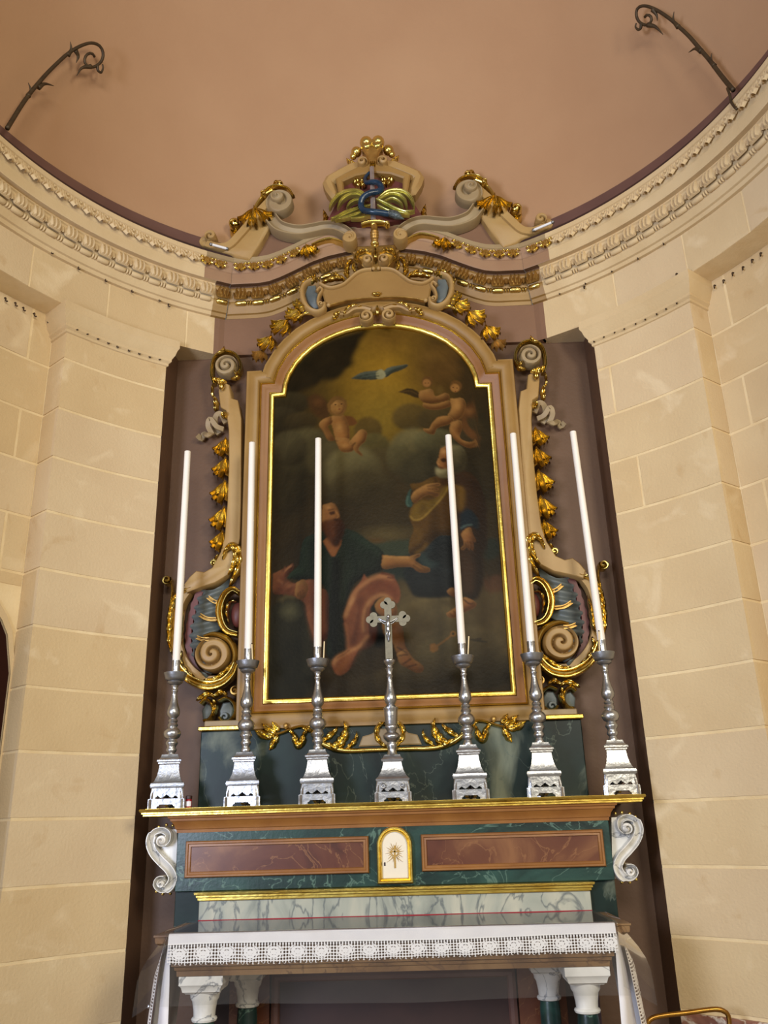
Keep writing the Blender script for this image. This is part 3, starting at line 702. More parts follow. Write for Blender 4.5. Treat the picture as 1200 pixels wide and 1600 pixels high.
    for c_, rx, rz, hi, lo, op in (([(-.011,4.046)], .60, .34, (70, 58, 42), (50, 40, 30), .85), ([(-.766,4.154)], .26, .42, (58, 51, 38), dk, .9), ([(.749,4.233)], .16, .5, (54, 46, 34), dk, .9), ([(-.738,4.769)], .22, .12, (66, 57, 42), dk, .9), ([(-.79,4.633)], .18, .13, (62, 54, 42), dk, .9), ([(-.63,4.606)], .16, .10, (70, 58, 40), dk, .7),
        ([(-.104,4.502)], .13, .14, (92, 72, 40), (62, 52, 34), .85), ([(-.576,4.334)], .26, .25, (88, 79, 58), dk, .95), ([(-.403,4.25)], .20, .2, (84, 74, 54), (54, 46, 34), .9), ([(-.716,4.378)], .16, .18, (76, 68, 52), dk, .85), ([(-.072,4.348)], .17, .15, (94, 84, 54), (64, 56, 40), .9), ([(-.008,4.175)], .24, .2, (82, 70, 48), (56, 46, 34), .9), ([(-.231,4.167)], .26, .24, lt, (62, 52, 38), .95), ([(-.165,4.016)], .30, .18, (76, 66, 48), (48, 40, 30), .9),
        ([(.232,4.602)], .17, .14, (94, 76, 46), (60, 50, 34), .85), ([(.458,4.571)], .2, .14, (80, 66, 44), (52, 44, 32), .85), ([(.237,4.295)], .22, .24, lt, (56, 50, 38), .95), ([(.414,4.381)], .20, .13, (98, 92, 70), (56, 50, 38), .9), ([(.132,4.244)], .12, .16, (92, 84, 62), (58, 50, 38), .8), ([(.368,4.139)], .28, .22, (66, 60, 46), (44, 38, 30), .9), ([(.69,4.387)], .16, .2, (68, 56, 40), dk, .8)):
        puff(c_, rx, rz, hi, lo, op)
    line([(.135,4.338),(.19,4.411),(.295,4.425),(.382,4.44)], .012, (108, 102, 78), .5, 4); line([(-.369,4.192),(-.299,4.264),(-.195,4.278),(-.109,4.255)], .012, (106, 98, 72), .5, 4); line([(-.751,4.399),(-.647,4.48),(-.524,4.475)], .012, (88, 80, 60), .45, 4)
    el([(.002,3.809)], .34, .3, (60, 50, 36), .8, .9); el([(.019,3.637)], .30, .10, (96, 82, 56), .7, .9)
    poly([(-.175,3.6),(-.089,3.619),(.017,3.587),(-.027,3.555),(-.122,3.564)], (88, 64, 38), .9, 3)
    poly([(-.112,3.57),(.199,3.59),(.205,3.473),(-.029,3.471)], (54, 62, 54), .95, 2); poly([(-.031,3.394),(.169,3.364),(.186,3.265),(.051,3.292)], (36, 46, 48), .95, 2); poly([(.711,3.569),(.835,3.573),(.833,3.434),(.701,3.43)], (36, 42, 40), .95, 3)
    poly([(.082,3.302),(.197,3.275),(.224,3.156),(.523,3.122),(.927,3.257),(.861,2.434),(-.337,2.455),(-.072,2.616),(.154,2.709),(.113,2.969)], (82, 69, 50), 1, 4)
    el([(.167,3.051)], .24, .2, (98, 84, 60), .8, .9); el([(.339,2.96)], .3, .16, (88, 76, 56), .7, .9); line([(.234,3.15),(.347,3.135),(.472,3.137)], .012, (128, 112, 84), .7, 3); line([(.267,2.963),(.352,3.023),(.454,2.998)], .014, (108, 94, 70), .6, 4); line([(.256,2.715),(.34,2.774),(.464,2.81),(.588,2.826)], .014, (112, 98, 74), .6, 4); el([(.753,3.041)], .22, .16, (76, 62, 46), .8, .9); poly([(.708,3.266),(.84,3.297),(.857,3.179),(.719,3.175)], (78, 50, 38), .85, 3)
    poly([(-.842,2.457),(.877,2.438),(.868,2.655),(.598,2.643),(.326,2.585),(.057,2.563),(-.212,2.604),(-.483,2.546),(-.618,2.596),(-.845,2.604)], (46, 38, 30), .95, 7); el([(.068,2.561)], .5, .10, (66, 55, 42), .6, .9)
    poly([(-.844,3.111),(-.761,3.178),(-.655,3.168),(-.587,3.102),(-.555,2.931),(-.529,2.733),(-.559,2.482),(-.842,2.462)], (42, 40, 34), 1, 3); el([(-.697,3.084)], .10, .09, (92, 88, 72), .75, .9); line([(-.782,3.163),(-.719,3.198),(-.656,3.185)], .012, (98, 88, 66), .7, 3); el([(-.714,2.792)], .12, .3, (34, 33, 30), .7, .9); el([(-.647,3.519)], .16, .2, (44, 36, 28), .8, .9)
    for c_, rx, rz, hi, lo, op in (([(.269,3.016)], .22, .14, (104, 90, 66), (70, 58, 44), .7), ([(.441,2.936)], .24, .16, (100, 86, 64), (64, 54, 42), .75), ([(.585,2.785)], .26, .16, (96, 83, 64), (54, 46, 36), .8), ([(.378,2.721)], .22, .16, (92, 80, 60), (50, 42, 32), .8), ([(.221,2.605)], .3, .12, (72, 61, 46), (42, 35, 27), .8), ([(.675,2.62)], .26, .16, (66, 57, 45), (36, 31, 25), .8)): puff(c_, rx, rz, hi, lo, op)
    # dove
    GW = ((118, 122, 118), (40, 40, 38), 1)
    poly([(-.228,4.967),(-.147,5.016),(-.057,5.025),(.006,5.028),(.032,4.98),(-.023,4.952),(-.13,4.952)], (74, 80, 80), 1, 1, GW); poly([(.011,5.001),(.07,5.049),(.16,5.065),(.236,5.069),(.186,5.031),(.104,5.003),(.049,4.965)], (74, 80, 80), 1, 1, GW); poly([(-.03,5.01),(.007,5.04),(.037,5.018),(.046,4.973),(.006,4.947),(-.029,4.965)], (148, 144, 124), 1, 1)
    for a in ([(-.201,4.974),(-.093,4.997),(-.012,5.001)], [(-.148,4.959),(-.058,4.975),(-.004,4.98)], [(.068,5.004),(.141,5.037),(.214,5.06)], [(.057,4.981),(.104,5.003),(.158,5.02)]): line(a, .0035, (44, 46, 46), .8, 1)
    # cherub on the left with a shadowed companion
    SK, SKH, SKL = (150, 102, 62), (184, 138, 90), (78, 48, 28)
    S2 = (SKH, SKL, 2)
    poly([(-.584,4.814),(-.511,4.847),(-.432,4.784),(-.4,4.673),(-.433,4.61),(-.498,4.635),(-.557,4.71)], (74, 50, 32), .95, 2); el([(-.485,4.765)], .06, .05, (98, 64, 40), .7, .9); poly([(-.29,4.639),(-.225,4.628),(-.187,4.569),(-.239,4.55),(-.278,4.566)], (104, 66, 38), 1, 1)
    poly([(-.383,4.643),(-.303,4.65),(-.262,4.573),(-.25,4.493),(-.26,4.423),(-.318,4.405),(-.356,4.435),(-.379,4.535),(-.402,4.613)], SK, 1, 1, S2); poly([(-.391,4.637),(-.446,4.621),(-.488,4.574),(-.449,4.503),(-.421,4.438),(-.369,4.431),(-.397,4.498),(-.423,4.556),(-.384,4.579)], (144, 96, 58), 1, 1, S2)
    poly([(-.361,4.453),(-.264,4.44),(-.213,4.376),(-.227,4.334),(-.306,4.33),(-.341,4.382)], SK, 1, 1, S2); poly([(-.254,4.406),(-.199,4.477),(-.159,4.512),(-.116,4.49),(-.128,4.417),(-.172,4.374),(-.18,4.338),(-.148,4.286),(-.196,4.319),(-.221,4.359),(-.2,4.413),(-.235,4.377)], (154, 106, 66), 1, 1, S2); el([(-.33,4.54)], .045, .06, SKH, .5, .9); el([(-.293,4.382)], .04, .025, SKH, .5, .9); line([(-.31,4.582),(-.291,4.524),(-.285,4.481)], .006, SKL, .35, 2); line([(-.38,4.436),(-.341,4.42)], .005, SKL, .6, 1); line([(-.235,4.377),(-.2,4.403)], .006, SKL, .7, 1)
    poly([(-.422,4.75),(-.373,4.811),(-.307,4.809),(-.269,4.761),(-.271,4.696),(-.3,4.645),(-.368,4.643),(-.412,4.681)], (112, 80, 46), 1, 1); poly([(-.393,4.738),(-.343,4.78),(-.288,4.752),(-.286,4.697),(-.321,4.652),(-.37,4.666),(-.391,4.699)], (156, 112, 68), 1, 1, (SKH, SKL, 1)); el([(-.354,4.747)], .025, .022, SKH, .6, .9)
    for q in ([(-.357,4.741)], [(-.309,4.744)]): el(q, .011, .007, (60, 36, 22), 1, .5)
    el([(-.326,4.699)], .012, .007, (110, 48, 34), .9, .5); line([(-.333,4.735),(-.325,4.713)], .003, SKL, .6, 1)
    # cherubs on the right
    poly([(.143,4.827),(.225,4.858),(.305,4.816),(.297,4.763),(.223,4.799)], (58, 44, 28), 1, 1); line([(.159,4.826),(.237,4.831),(.295,4.796)], .004, (92, 70, 42), .6, 1); poly([(.447,4.85),(.488,4.877),(.497,4.803),(.458,4.79)], (104, 80, 44), .8, 2)
    poly([(.646,4.679),(.744,4.691),(.733,4.588),(.665,4.57),(.688,4.487),(.77,4.399),(.705,4.383),(.62,4.505)], (98, 64, 40), .95, 2); el([(.695,4.633)], .05, .04, (128, 88, 56), .6, .9)
    poly([(.313,4.827),(.408,4.84),(.433,4.774),(.526,4.799),(.536,4.74),(.428,4.716),(.35,4.72),(.305,4.766)], (134, 92, 56), 1, 1, S2); poly([(.335,4.721),(.427,4.704),(.545,4.73),(.551,4.684),(.441,4.657),(.346,4.676)], (140, 94, 56), 1, 1, S2); el([(.377,4.907)], .052, .058, (98, 68, 40), 1, .3); el([(.371,4.896)], .038, .042, (146, 102, 64), 1, .35)
    poly([(.549,4.745),(.653,4.742),(.66,4.649),(.619,4.572),(.559,4.559),(.523,4.598),(.552,4.655)], (154, 108, 66), 1, 1, S2); poly([(.538,4.598),(.45,4.59),(.393,4.533),(.376,4.494),(.325,4.494),(.351,4.461),(.404,4.445),(.435,4.5),(.511,4.522),(.569,4.55)], SK, 1, 1, S2); poly([(.545,4.54),(.616,4.554),(.625,4.49),(.604,4.407),(.678,4.361),(.73,4.375),(.735,4.339),(.663,4.32),(.575,4.38),(.529,4.467)], (142, 96, 58), 1, 1, S2); el([(.595,4.681)], .04, .05, SKH, .5, .9)
    el([(.6,4.856)], .055, .06, (104, 72, 42), 1, .3); el([(.592,4.84)], .042, .044, (156, 110, 68), 1, .35)
    for q in ([(.578,4.845)], [(.608,4.839)], [(.361,4.896)], [(.385,4.895)]): el(q, .008, .005, (60, 36, 22), .9, .5)
    el([(.594,4.81)], .008, .005, (110, 48, 34), .8, .5)
    # standing figure: brown cloak over a blue tunic
    poly([(.547,4.124),(.638,4.122),(.703,4.068),(.739,3.988),(.762,3.86),(.759,3.689),(.746,3.539),(.707,3.448),(.701,3.266),(.65,3.12),(.586,3.132),(.549,3.227),(.549,3.455),(.552,3.736)], (54, 36, 25), 1, 2, ((76, 52, 34), (32, 22, 16), 3)); line([(.688,4.039),(.724,3.901),(.715,3.634),(.679,3.358)], .02, (44, 29, 20), .7, 4); line([(.597,3.453),(.595,3.27),(.597,3.162)], .02, (66, 44, 30), .6, 4)
    poly([(.403,3.621),(.514,3.619),(.501,3.383),(.499,3.184),(.423,3.15),(.215,3.158),(.162,3.242),(.133,3.334),(.171,3.47),(.265,3.499),(.32,3.543)], (27, 31, 38), 1, 2, ((42, 50, 60), (16, 18, 22), 3)); poly([(.245,3.481),(.299,3.482),(.319,3.427),(.401,3.404),(.338,3.361),(.26,3.391)], (48, 62, 70), .9, 3); line([(.187,3.323),(.275,3.338),(.372,3.352),(.477,3.338)], .012, (38, 45, 54), .7, 3); line([(.176,3.269),(.29,3.282),(.429,3.268)], .014, (33, 39, 48), .6, 4); line([(.338,3.556),(.307,3.465)], .01, (40, 50, 60), .6, 3); line([(.338,3.19),(.445,3.231),(.492,3.292)], .014, (20, 23, 28), .8, 4)
    poly([(.204,4.039),(.288,4.042),(.39,4.09),(.489,4.053),(.559,4.01),(.616,3.974),(.605,3.867),(.557,3.735),(.512,3.622),(.403,3.617),(.315,3.543),(.256,3.493),(.182,3.47),(.184,3.581),(.219,3.674),(.193,3.761),(.215,3.865),(.282,3.901),(.23,3.971)], (84, 58, 29), 1, 1, ((112, 82, 42), (48, 32, 18), 3))
    poly([(.282,3.901),(.228,3.855),(.194,3.789),(.213,3.748),(.276,3.755),(.343,3.812),(.403,3.876),(.47,3.953),(.509,4.01),(.469,3.998),(.409,3.923),(.338,3.894)], (112, 86, 38), 1, 2); line([(.198,3.782),(.223,3.746),(.28,3.755),(.352,3.819),(.446,3.921),(.501,4.008)], .007, (146, 116, 60), .85, 1); poly([(.286,3.882),(.317,3.88),(.324,3.822),(.277,3.786),(.26,3.815)], (74, 54, 26), .7, 3); poly([(.558,4.001),(.612,3.993),(.607,3.867),(.564,3.783)], (108, 78, 34), .9, 3)
    line([(.399,4.082),(.406,4.032),(.443,4.011)], .01, (58, 36, 20), .9, 2); line([(.452,4.05),(.459,4.01)], .012, (52, 32, 18), .9, 2); line([(.484,3.97),(.459,3.835),(.469,3.682)], .016, (66, 42, 22), .8, 4); line([(.218,3.665),(.254,3.673),(.261,3.616),(.232,3.561)], .012, (108, 80, 38), .6, 3); line([(.312,3.567),(.283,3.521),(.22,3.482)], .012, (112, 82, 38), .7, 2); line([(.364,3.725),(.342,3.631),(.294,3.558)], .016, (60, 40, 20), .8, 4); line([(.403,3.799),(.408,3.704),(.387,3.639)], .014, (70, 46, 22), .7, 4); line([(.223,4.021),(.305,4.017),(.38,4.053)], .01, (108, 78, 38), .6, 3)
    poly([(.566,3.783),(.638,3.82),(.705,3.729),(.691,3.642),(.632,3.692),(.564,3.638)], (27, 36, 50), 1, 2); line([(.564,3.664),(.612,3.687),(.658,3.691)], .007, (74, 92, 104), .9, 1); poly([(.212,4.002),(.185,3.964),(.167,3.887),(.185,3.849),(.219,3.863),(.204,3.932)], (52, 74, 76), 1, 1); line([(.186,3.944),(.176,3.886),(.19,3.857)], .006, (84, 108, 108), .7, 1)
    poly([(.567,3.62),(.592,3.649),(.639,3.667),(.654,3.618),(.672,3.568),(.657,3.556),(.631,3.591),(.652,3.543),(.644,3.486),(.63,3.521),(.618,3.492),(.606,3.524),(.583,3.498),(.557,3.505),(.585,3.541)], (146, 95, 62), 1, 1, S2)
    for a in ([(.613,3.563),(.618,3.503)], [(.597,3.559),(.601,3.517)], [(.631,3.563),(.64,3.506)]): line(a, .0035, SKL, .8, 1)
    poly([(.209,3.931),(.232,3.971),(.287,4.008),(.344,4.031),(.426,4.033),(.431,4.017),(.377,4.006),(.418,3.992),(.414,3.977),(.367,3.977),(.422,3.951),(.402,3.923),(.34,3.945),(.283,3.918),(.238,3.882),(.217,3.899)], (156, 108, 66), 1, 1, S2)
    for a in ([(.332,4.011),(.419,4.02)], [(.336,3.991),(.413,3.985)], [(.33,3.967),(.411,3.944)]): line(a, .0035, SKL, .8, 1)
    poly([(.409,4.099),(.501,4.117),(.515,4.027),(.444,4.023)], (62, 38, 22), .9, 2); poly([(.456,4.333),(.523,4.346),(.605,4.334),(.64,4.27),(.635,4.188),(.605,4.14),(.547,4.114),(.512,4.146)], (92, 82, 62), 1, 2, ((132, 122, 98), (50, 42, 30), 3)); poly([(.451,4.317),(.522,4.338),(.517,4.156),(.474,4.126),(.439,4.157),(.418,4.196),(.434,4.237),(.441,4.279)], (156, 102, 66), 1, 1, (SKH, SKL, 1)); poly([(.475,4.227),(.521,4.235),(.516,4.141),(.465,4.156)], (106, 60, 38), .8, 3); el([(.476,4.293)], .035, .03, (188, 140, 98), .7, .9)
    poly([(.445,4.233),(.482,4.241),(.49,4.211),(.46,4.206)], (58, 34, 22), .95, 1); line([(.434,4.237),(.421,4.2),(.437,4.187)], .0045, (186, 134, 92), .8, 1); poly([(.411,4.168),(.446,4.144),(.503,4.141),(.5,4.092),(.447,4.084),(.408,4.109)], (146, 134, 108), 1, 2, ((184, 174, 148), (84, 72, 54), 2)); line([(.429,4.168),(.465,4.156)], .006, (80, 40, 30), .8, 1)
    poly([(.427,3.024),(.487,3.06),(.541,3.093),(.554,3.137),(.613,3.119),(.646,3.088),(.627,3.062),(.556,3.029),(.485,2.992),(.441,2.999)], (142, 88, 60), 1, 1, S2); poly([(.441,3.194),(.487,3.213),(.498,3.148),(.452,3.164)], (116, 70, 46), 1, 1, S2); line([(.553,3.128),(.593,3.091),(.627,3.09)], .005, (60, 36, 26), .9, 1); line([(.451,3.026),(.475,2.999)], .004, SKL, .9, 1); line([(.478,3.043),(.502,3.011)], .004, SKL, .9, 1)
    # seated figure: dark green robe, rose drapery
    poly([(-.827,3.371),(-.743,3.41),(-.677,3.445),(-.697,3.366),(-.74,3.335),(-.665,3.288),(-.604,3.32),(-.514,3.315),(-.506,3.26),(-.422,3.202),(-.423,2.989),(-.403,2.899),(-.446,2.873),(-.508,2.8),(-.531,2.888),(-.573,3.027),(-.592,3.134),(-.656,3.188),(-.74,3.213),(-.825,3.225)], (112, 64, 50), 1, 1, ((150, 98, 76), (58, 32, 26), 3)); line([(-.795,3.326),(-.73,3.28),(-.677,3.267)], .008, (150, 100, 78), .7, 2); line([(-.804,3.261),(-.73,3.236),(-.677,3.267)], .008, (74, 40, 32), .8, 2); line([(-.54,3.229),(-.519,3.078),(-.498,2.929)], .014, (76, 42, 34), .8, 3); line([(-.576,3.122),(-.55,2.994),(-.519,2.867)], .012, (136, 84, 66), .6, 3); line([(-.466,3.183),(-.456,3.033),(-.436,2.927)], .012, (132, 80, 62), .5, 3); line([(-.742,3.39),(-.69,3.432)], .007, (154, 106, 80), .8, 1)
    poly([(-.641,3.424),(-.607,3.619),(-.541,3.663),(-.454,3.694),(-.301,3.699),(-.215,3.67),(-.109,3.586),(-.015,3.504),(-.015,3.382),(-.094,3.339),(-.179,3.31),(-.243,3.258),(-.286,3.131),(-.311,3.025),(-.292,2.88),(-.301,2.787),(-.396,2.724),(-.437,2.781),(-.413,2.989),(-.422,3.202),(-.508,3.312),(-.604,3.316),(-.723,3.339)], (29, 37, 33), 1, 1, ((46, 58, 52), (14, 16, 15), 3))
    poly([(-.391,3.486),(-.337,3.473),(-.33,3.134),(-.344,2.778),(-.396,2.744),(-.428,2.937),(-.412,3.202)], (15, 17, 17), .95, 3); line([(-.239,3.654),(-.122,3.57),(-.039,3.488)], .02, (44, 57, 51), .7, 4); line([(-.262,3.57),(-.221,3.435),(-.18,3.345)], .016, (20, 26, 24), .8, 4); line([(-.605,3.585),(-.594,3.45),(-.646,3.364)], .016, (42, 54, 47), .6, 4); line([(-.551,3.616),(-.54,3.459),(-.529,3.337)], .014, (18, 23, 21), .8, 4); line([(-.285,3.437),(-.297,3.284),(-.32,3.134)], .014, (40, 51, 46), .6, 4); line([(-.113,3.519),(-.062,3.428),(-.074,3.363)], .012, (20, 26, 24), .7, 4); line([(-.721,3.345),(-.647,3.386),(-.604,3.362)], .012, (40, 54, 44), .7, 3)
    poly([(-.656,3.296),(-.604,3.318),(-.57,3.271),(-.576,3.217),(-.601,3.175),(-.634,3.171),(-.668,3.21)], (126, 80, 56), 1, 1, S2)
    for a in ([(-.63,3.232),(-.619,3.178)], [(-.609,3.242),(-.598,3.188)], [(-.645,3.222),(-.64,3.184)]): line(a, .004, SKL, .8, 1)
    poly([(-.46,3.607),(-.391,3.481),(-.356,3.516),(-.32,3.612),(-.411,3.644)], (126, 78, 50), 1, 1)
    poly([(-.018,3.48),(.099,3.466),(.178,3.463),(.26,3.481),(.253,3.46),(.214,3.437),(.267,3.391),(.324,3.366),(.317,3.34),(.242,3.343),(.191,3.383),(.096,3.387),(-.021,3.38)], (150, 100, 62), 1, 1, S2); line([(-.008,3.47),(.098,3.457),(.172,3.456)], .007, (182, 134, 88), .7, 1)
    for a in ([(.213,3.417),(.295,3.359)], [(.202,3.395),(.263,3.349)]): line(a, .0035, SKL, .8, 1)
    poly([(-.133,3.084),(-.08,3.018),(-.059,2.934),(-.082,2.841),(-.17,2.787),(-.19,2.814)], (80, 42, 33), 1, 2); poly([(-.117,3.083),(-.075,3.108),(-.061,2.976),(-.028,2.922),(-.026,2.808),(-.093,2.8),(-.072,2.944)], (18, 18, 16), 1, 2)
    poly([(-.037,2.975),(.054,2.992),(.104,2.948),(.119,2.813),(.142,2.75),(.074,2.73),(.034,2.826),(-.024,2.89)], (116, 73, 46), 1, 1, S2); poly([(.062,2.751),(.128,2.771),(.177,2.708),(.236,2.663),(.244,2.623),(.201,2.608),(.132,2.647),(.08,2.679)], (124, 78, 50), 1, 1, S2); poly([(-.084,3.112),(-.037,3.157),(.027,3.144),(.075,3.076),(.054,3.011),(-.02,3.02),(-.073,3.058)], (146, 94, 60), 1, 1, S2); el([(-.039,3.102)], .03, .03, (168, 96, 64), .7, .9)
    for a in ([(.066,2.794),(.136,2.75)], [(.074,2.732),(.145,2.74)], [(.102,2.67),(.164,2.709)], [(.132,2.649),(.203,2.667)]): line(a, .005, (56, 34, 24), .9, 1)
    poly([(-.159,3.344),(-.118,3.297),(-.03,3.341),(.043,3.32),(.093,3.247),(.101,3.158),(.076,3.106),(.048,3.139),(-.016,3.176),(-.077,3.146),(-.101,3.104),(-.122,3.081),(-.133,2.978),(-.135,2.874),(-.188,2.812),(-.243,2.721),(-.282,2.641),(-.356,2.608),(-.398,2.678),(-.375,2.738),(-.291,2.786),(-.29,2.88),(-.313,3.027),(-.278,3.132),(-.224,3.238),(-.181,3.288)], (126, 73, 55), 1, 1)
    for a, wd, col, op, k in (([(-.266,3.116),(-.233,3.193),(-.169,3.257),(-.094,3.307),(-.012,3.319),(.053,3.301)], .017, (172, 118, 88), .85, 2), ([(-.302,3.022),(-.272,3.105),(-.233,3.171)], .013, (186, 134, 100), .8, 2), ([(-.165,2.911),(-.168,3.02),(-.141,3.103),(-.098,3.155),(-.026,3.178),(.041,3.139)], .012, (180, 128, 94), .85, 2), ([(-.301,2.985),(-.287,2.879),(-.285,2.797)], .009, (160, 106, 80), .7, 2), ([(-.137,2.889),(-.188,2.819),(-.27,2.778),(-.363,2.73),(-.388,2.683)], .013, (180, 126, 92), .85, 2), ([(-.183,3.169),(-.208,3.053),(-.229,2.917),(-.249,2.814)], .024, (94, 51, 40), .85, 3), ([(-.13,3.213),(-.056,3.253),(.028,3.239),(.073,3.162)], .022, (112, 58, 44), .8, 3), ([(-.204,3.194),(-.129,3.256),(-.023,3.282)], .008, (100, 54, 42), .7, 2), ([(-.133,3.095),(-.156,2.979),(-.151,2.895)], .010, (90, 48, 38), .8, 2), ([(-.273,2.745),(-.315,2.685),(-.356,2.636)], .022, (148, 92, 62), .7, 3), ([(-.137,2.864),(-.211,2.763),(-.274,2.653)], .007, (86, 48, 36), .8, 2), ([(-.032,3.343),(.041,3.323),(.056,3.303),(.009,3.31)], .008, (92, 46, 38), .8, 1), ([(-.261,2.878),(-.239,2.982),(-.216,3.087)], .006, (150, 94, 70), .5, 2), ([(-.365,2.728),(-.314,2.756),(-.272,2.786)], .005, (96, 54, 42), .6, 1)): line(a, wd, col, op, k)
    poly([(-.497,3.866),(-.459,3.908),(-.449,3.691),(-.492,3.705)], (70, 42, 28), 1, 2); poly([(-.462,3.897),(-.388,3.91),(-.353,3.871),(-.338,3.824),(-.334,3.787),(-.362,3.765),(-.4,3.756),(-.463,3.758)], (146, 97, 63), 1, 1, (SKH, SKL, 1)); el([(-.421,3.874)], .03, .025, (180, 130, 90), .7, .9); poly([(-.412,3.837),(-.371,3.846),(-.369,3.82),(-.405,3.813)], (56, 32, 22), .9, 1); line([(-.364,3.848),(-.341,3.801),(-.358,3.788)], .0045, (178, 126, 86), .8, 1); line([(-.421,3.853),(-.372,3.858)], .005, (64, 38, 26), .8, 1)
    poly([(-.458,3.76),(-.389,3.771),(-.332,3.778),(-.301,3.708),(-.323,3.627),(-.358,3.561),(-.401,3.596),(-.446,3.666)], (76, 41, 26), 1, 2, ((108, 64, 42), (42, 22, 15), 3)); line([(-.378,3.774),(-.345,3.773)], .007, (48, 24, 18), .9, 1); line([(-.4,3.735),(-.379,3.643)], .006, (104, 60, 40), .6, 2); line([(-.357,3.733),(-.347,3.642)], .006, (50, 27, 19), .6, 2)
    # keys and sword lying on the cloud
    line([(.299,2.762),(.383,2.813),(.458,2.866)], .006, (130, 92, 54), 1, 1); el([(.468,2.875)], .026, .026, (134, 96, 58), 1, .4); el([(.468,2.875)], .012, .012, (76, 62, 46), 1, .4); poly([(.296,2.803),(.337,2.811),(.358,2.769),(.312,2.748)], (126, 88, 52), 1, 1); line([(.556,2.835),(.708,2.806)], .005, (48, 42, 36), .9, 1); el([(.647,2.831)], .03, .012, (54, 46, 38), .8, .5)
    # brushwork and age
    img *= np.clip(1+noise(9, .22)+noise(26, .18)+noise(80, .14), .5, 1.6)[..., None]

    img = img*np.array([.56, .54, .37])
    v = np.stack([X, np.full(X.shape, .006), Z], -1).reshape(-1, 3)
    idx = np.arange(nx*nz).reshape(nx, nz)
    f = np.stack([idx[:-1, :-1], idx[1:, :-1], idx[1:, 1:], idx[:-1, 1:]], -1).reshape(-1, 4)
    return v, f, img.reshape(-1, 3)
def painting():
    v, f, c_ = paint()
    org = np.array([0, .006, ZB])
    me = bpy.data.meshes.new('altar_painting'); me.from_pydata((v-org).tolist(), [], f.tolist())
    at = me.color_attributes.new('paint', 'FLOAT_COLOR', 'POINT'); at.data.foreach_set('color', np.c_[c_, np.ones(len(c_))].astype(np.float32).ravel())
    m = bpy.data.materials.new('varnished_oil_paint'); m.use_nodes = True; nt = m.node_tree; b = nt.nodes['Principled BSDF']; L = nt.links.new
    a = nt.nodes.new('ShaderNodeAttribute'); a.attribute_name = 'paint'; L(a.outputs['Color'], b.inputs['Base Color'])
    b.inputs['Roughness'].default_value = .33; b.inputs['Specular IOR Level'].default_value = .06
    tc = nt.nodes.new('ShaderNodeTexCoord'); nz = nt.nodes.new('ShaderNodeTexNoise'); nz.inputs['Scale'].default_value = 42; nz.inputs['Detail'].default_value = 6
    bp = nt.nodes.new('ShaderNodeBump'); bp.inputs['Strength'].default_value = .14; bp.inputs['Distance'].default_value = .008
    L(tc.outputs['Object'], nz.inputs['Vector']); L(nz.outputs['Fac'], bp.inputs['Height']); L(bp.outputs['Normal'], b.inputs['Normal'])
    me.materials.append(m); me.polygons.foreach_set('use_smooth', [True]*len(me.polygons)); me.update()
    o = bpy.data.objects.new('altar_painting', me); COL.objects.link(o); o.location = org; ORG[o.name] = Vector(org)
    tag(o, 'dark oil painting of two robed bearded figures, cherubs and a dove in golden clouds', 'painting')
    # stretched canvas behind the paint
    mk('stretcher', prism(offset(OPEN, .012, True), .05, .008), M['dark'], o, None)
painting()

# carving on the frame: both halves mirror each other
def both(name, vf, mt, par, smooth=45):
    if isinstance(vf, list):
        for q in vf: both(name, q, mt, par, smooth)
        return
    mk(name, vf, mt, par, smooth); mk(name, mir(vf), mt, par, smooth)
px = .0046
# leaf sprigs climbing the arch
for (c_, ang, L_, mt) in (([(-.924,5.202)][0], -125, .12, 'gold_dull'), ([(-.859,5.334)][0], -118, .165, 'gold'), ([(-.731,5.477)][0], -132, .18, 'gold'), ([(-.622,5.561)][0], -146, .15, 'gold')):
    both('leaf_sprig', leaf_fan(c_[0], c_[1], ang, L_, .024, -.06, .045, (0, -21, 21, -42, 42)), M[mt], FR)
both('leaf_sprig', leaf_fan(*[(-.617,5.598)][0], 165, .07, .022, -.08, .035, (0, -35, 35)), M['gold'], FR)
both('leaf_sprig', leaf([(-.424,5.556),(-.497,5.518),(-.581,5.535),(-.664,5.479)], .018, -.08, .03, 4, None, .5), M['gold'], FR)
# scrolled pair over the apex
both('apex_volute', join(volute(*[(-.09,5.444)][0], 12.5*px, -.07, .09, 1.7, -1, .8, .02), strip([(-.057,5.52),(-.119,5.542),(-.191,5.534),(-.249,5.495),(-.305,5.492)], lambda t: .026-.012*t, -.07, .06, TROUGH, 20)), M['tan'], FR)
both('apex_leaf', LS(leaf([(-.118,5.56),(-.201,5.565),(-.253,5.525),(-.275,5.472)], .022, -.10, .045, 4, None, .4), leaf([(-.295,5.522),(-.336,5.5),(-.362,5.453)], .026, -.09, .045, 3, None, .4)), M['gold'], FR)
mk('apex_drop', leaf([(0, 5.56), (0, 5.51), (0, 5.455)], .02, -.10, .04, 2, None, .3), M['gold'], FR); mk('apex_leaf', leaf([(-.04, 5.66), (0, 5.655), (.04, 5.66)], .02, -.12, .04, 2), M['gold'], FR)
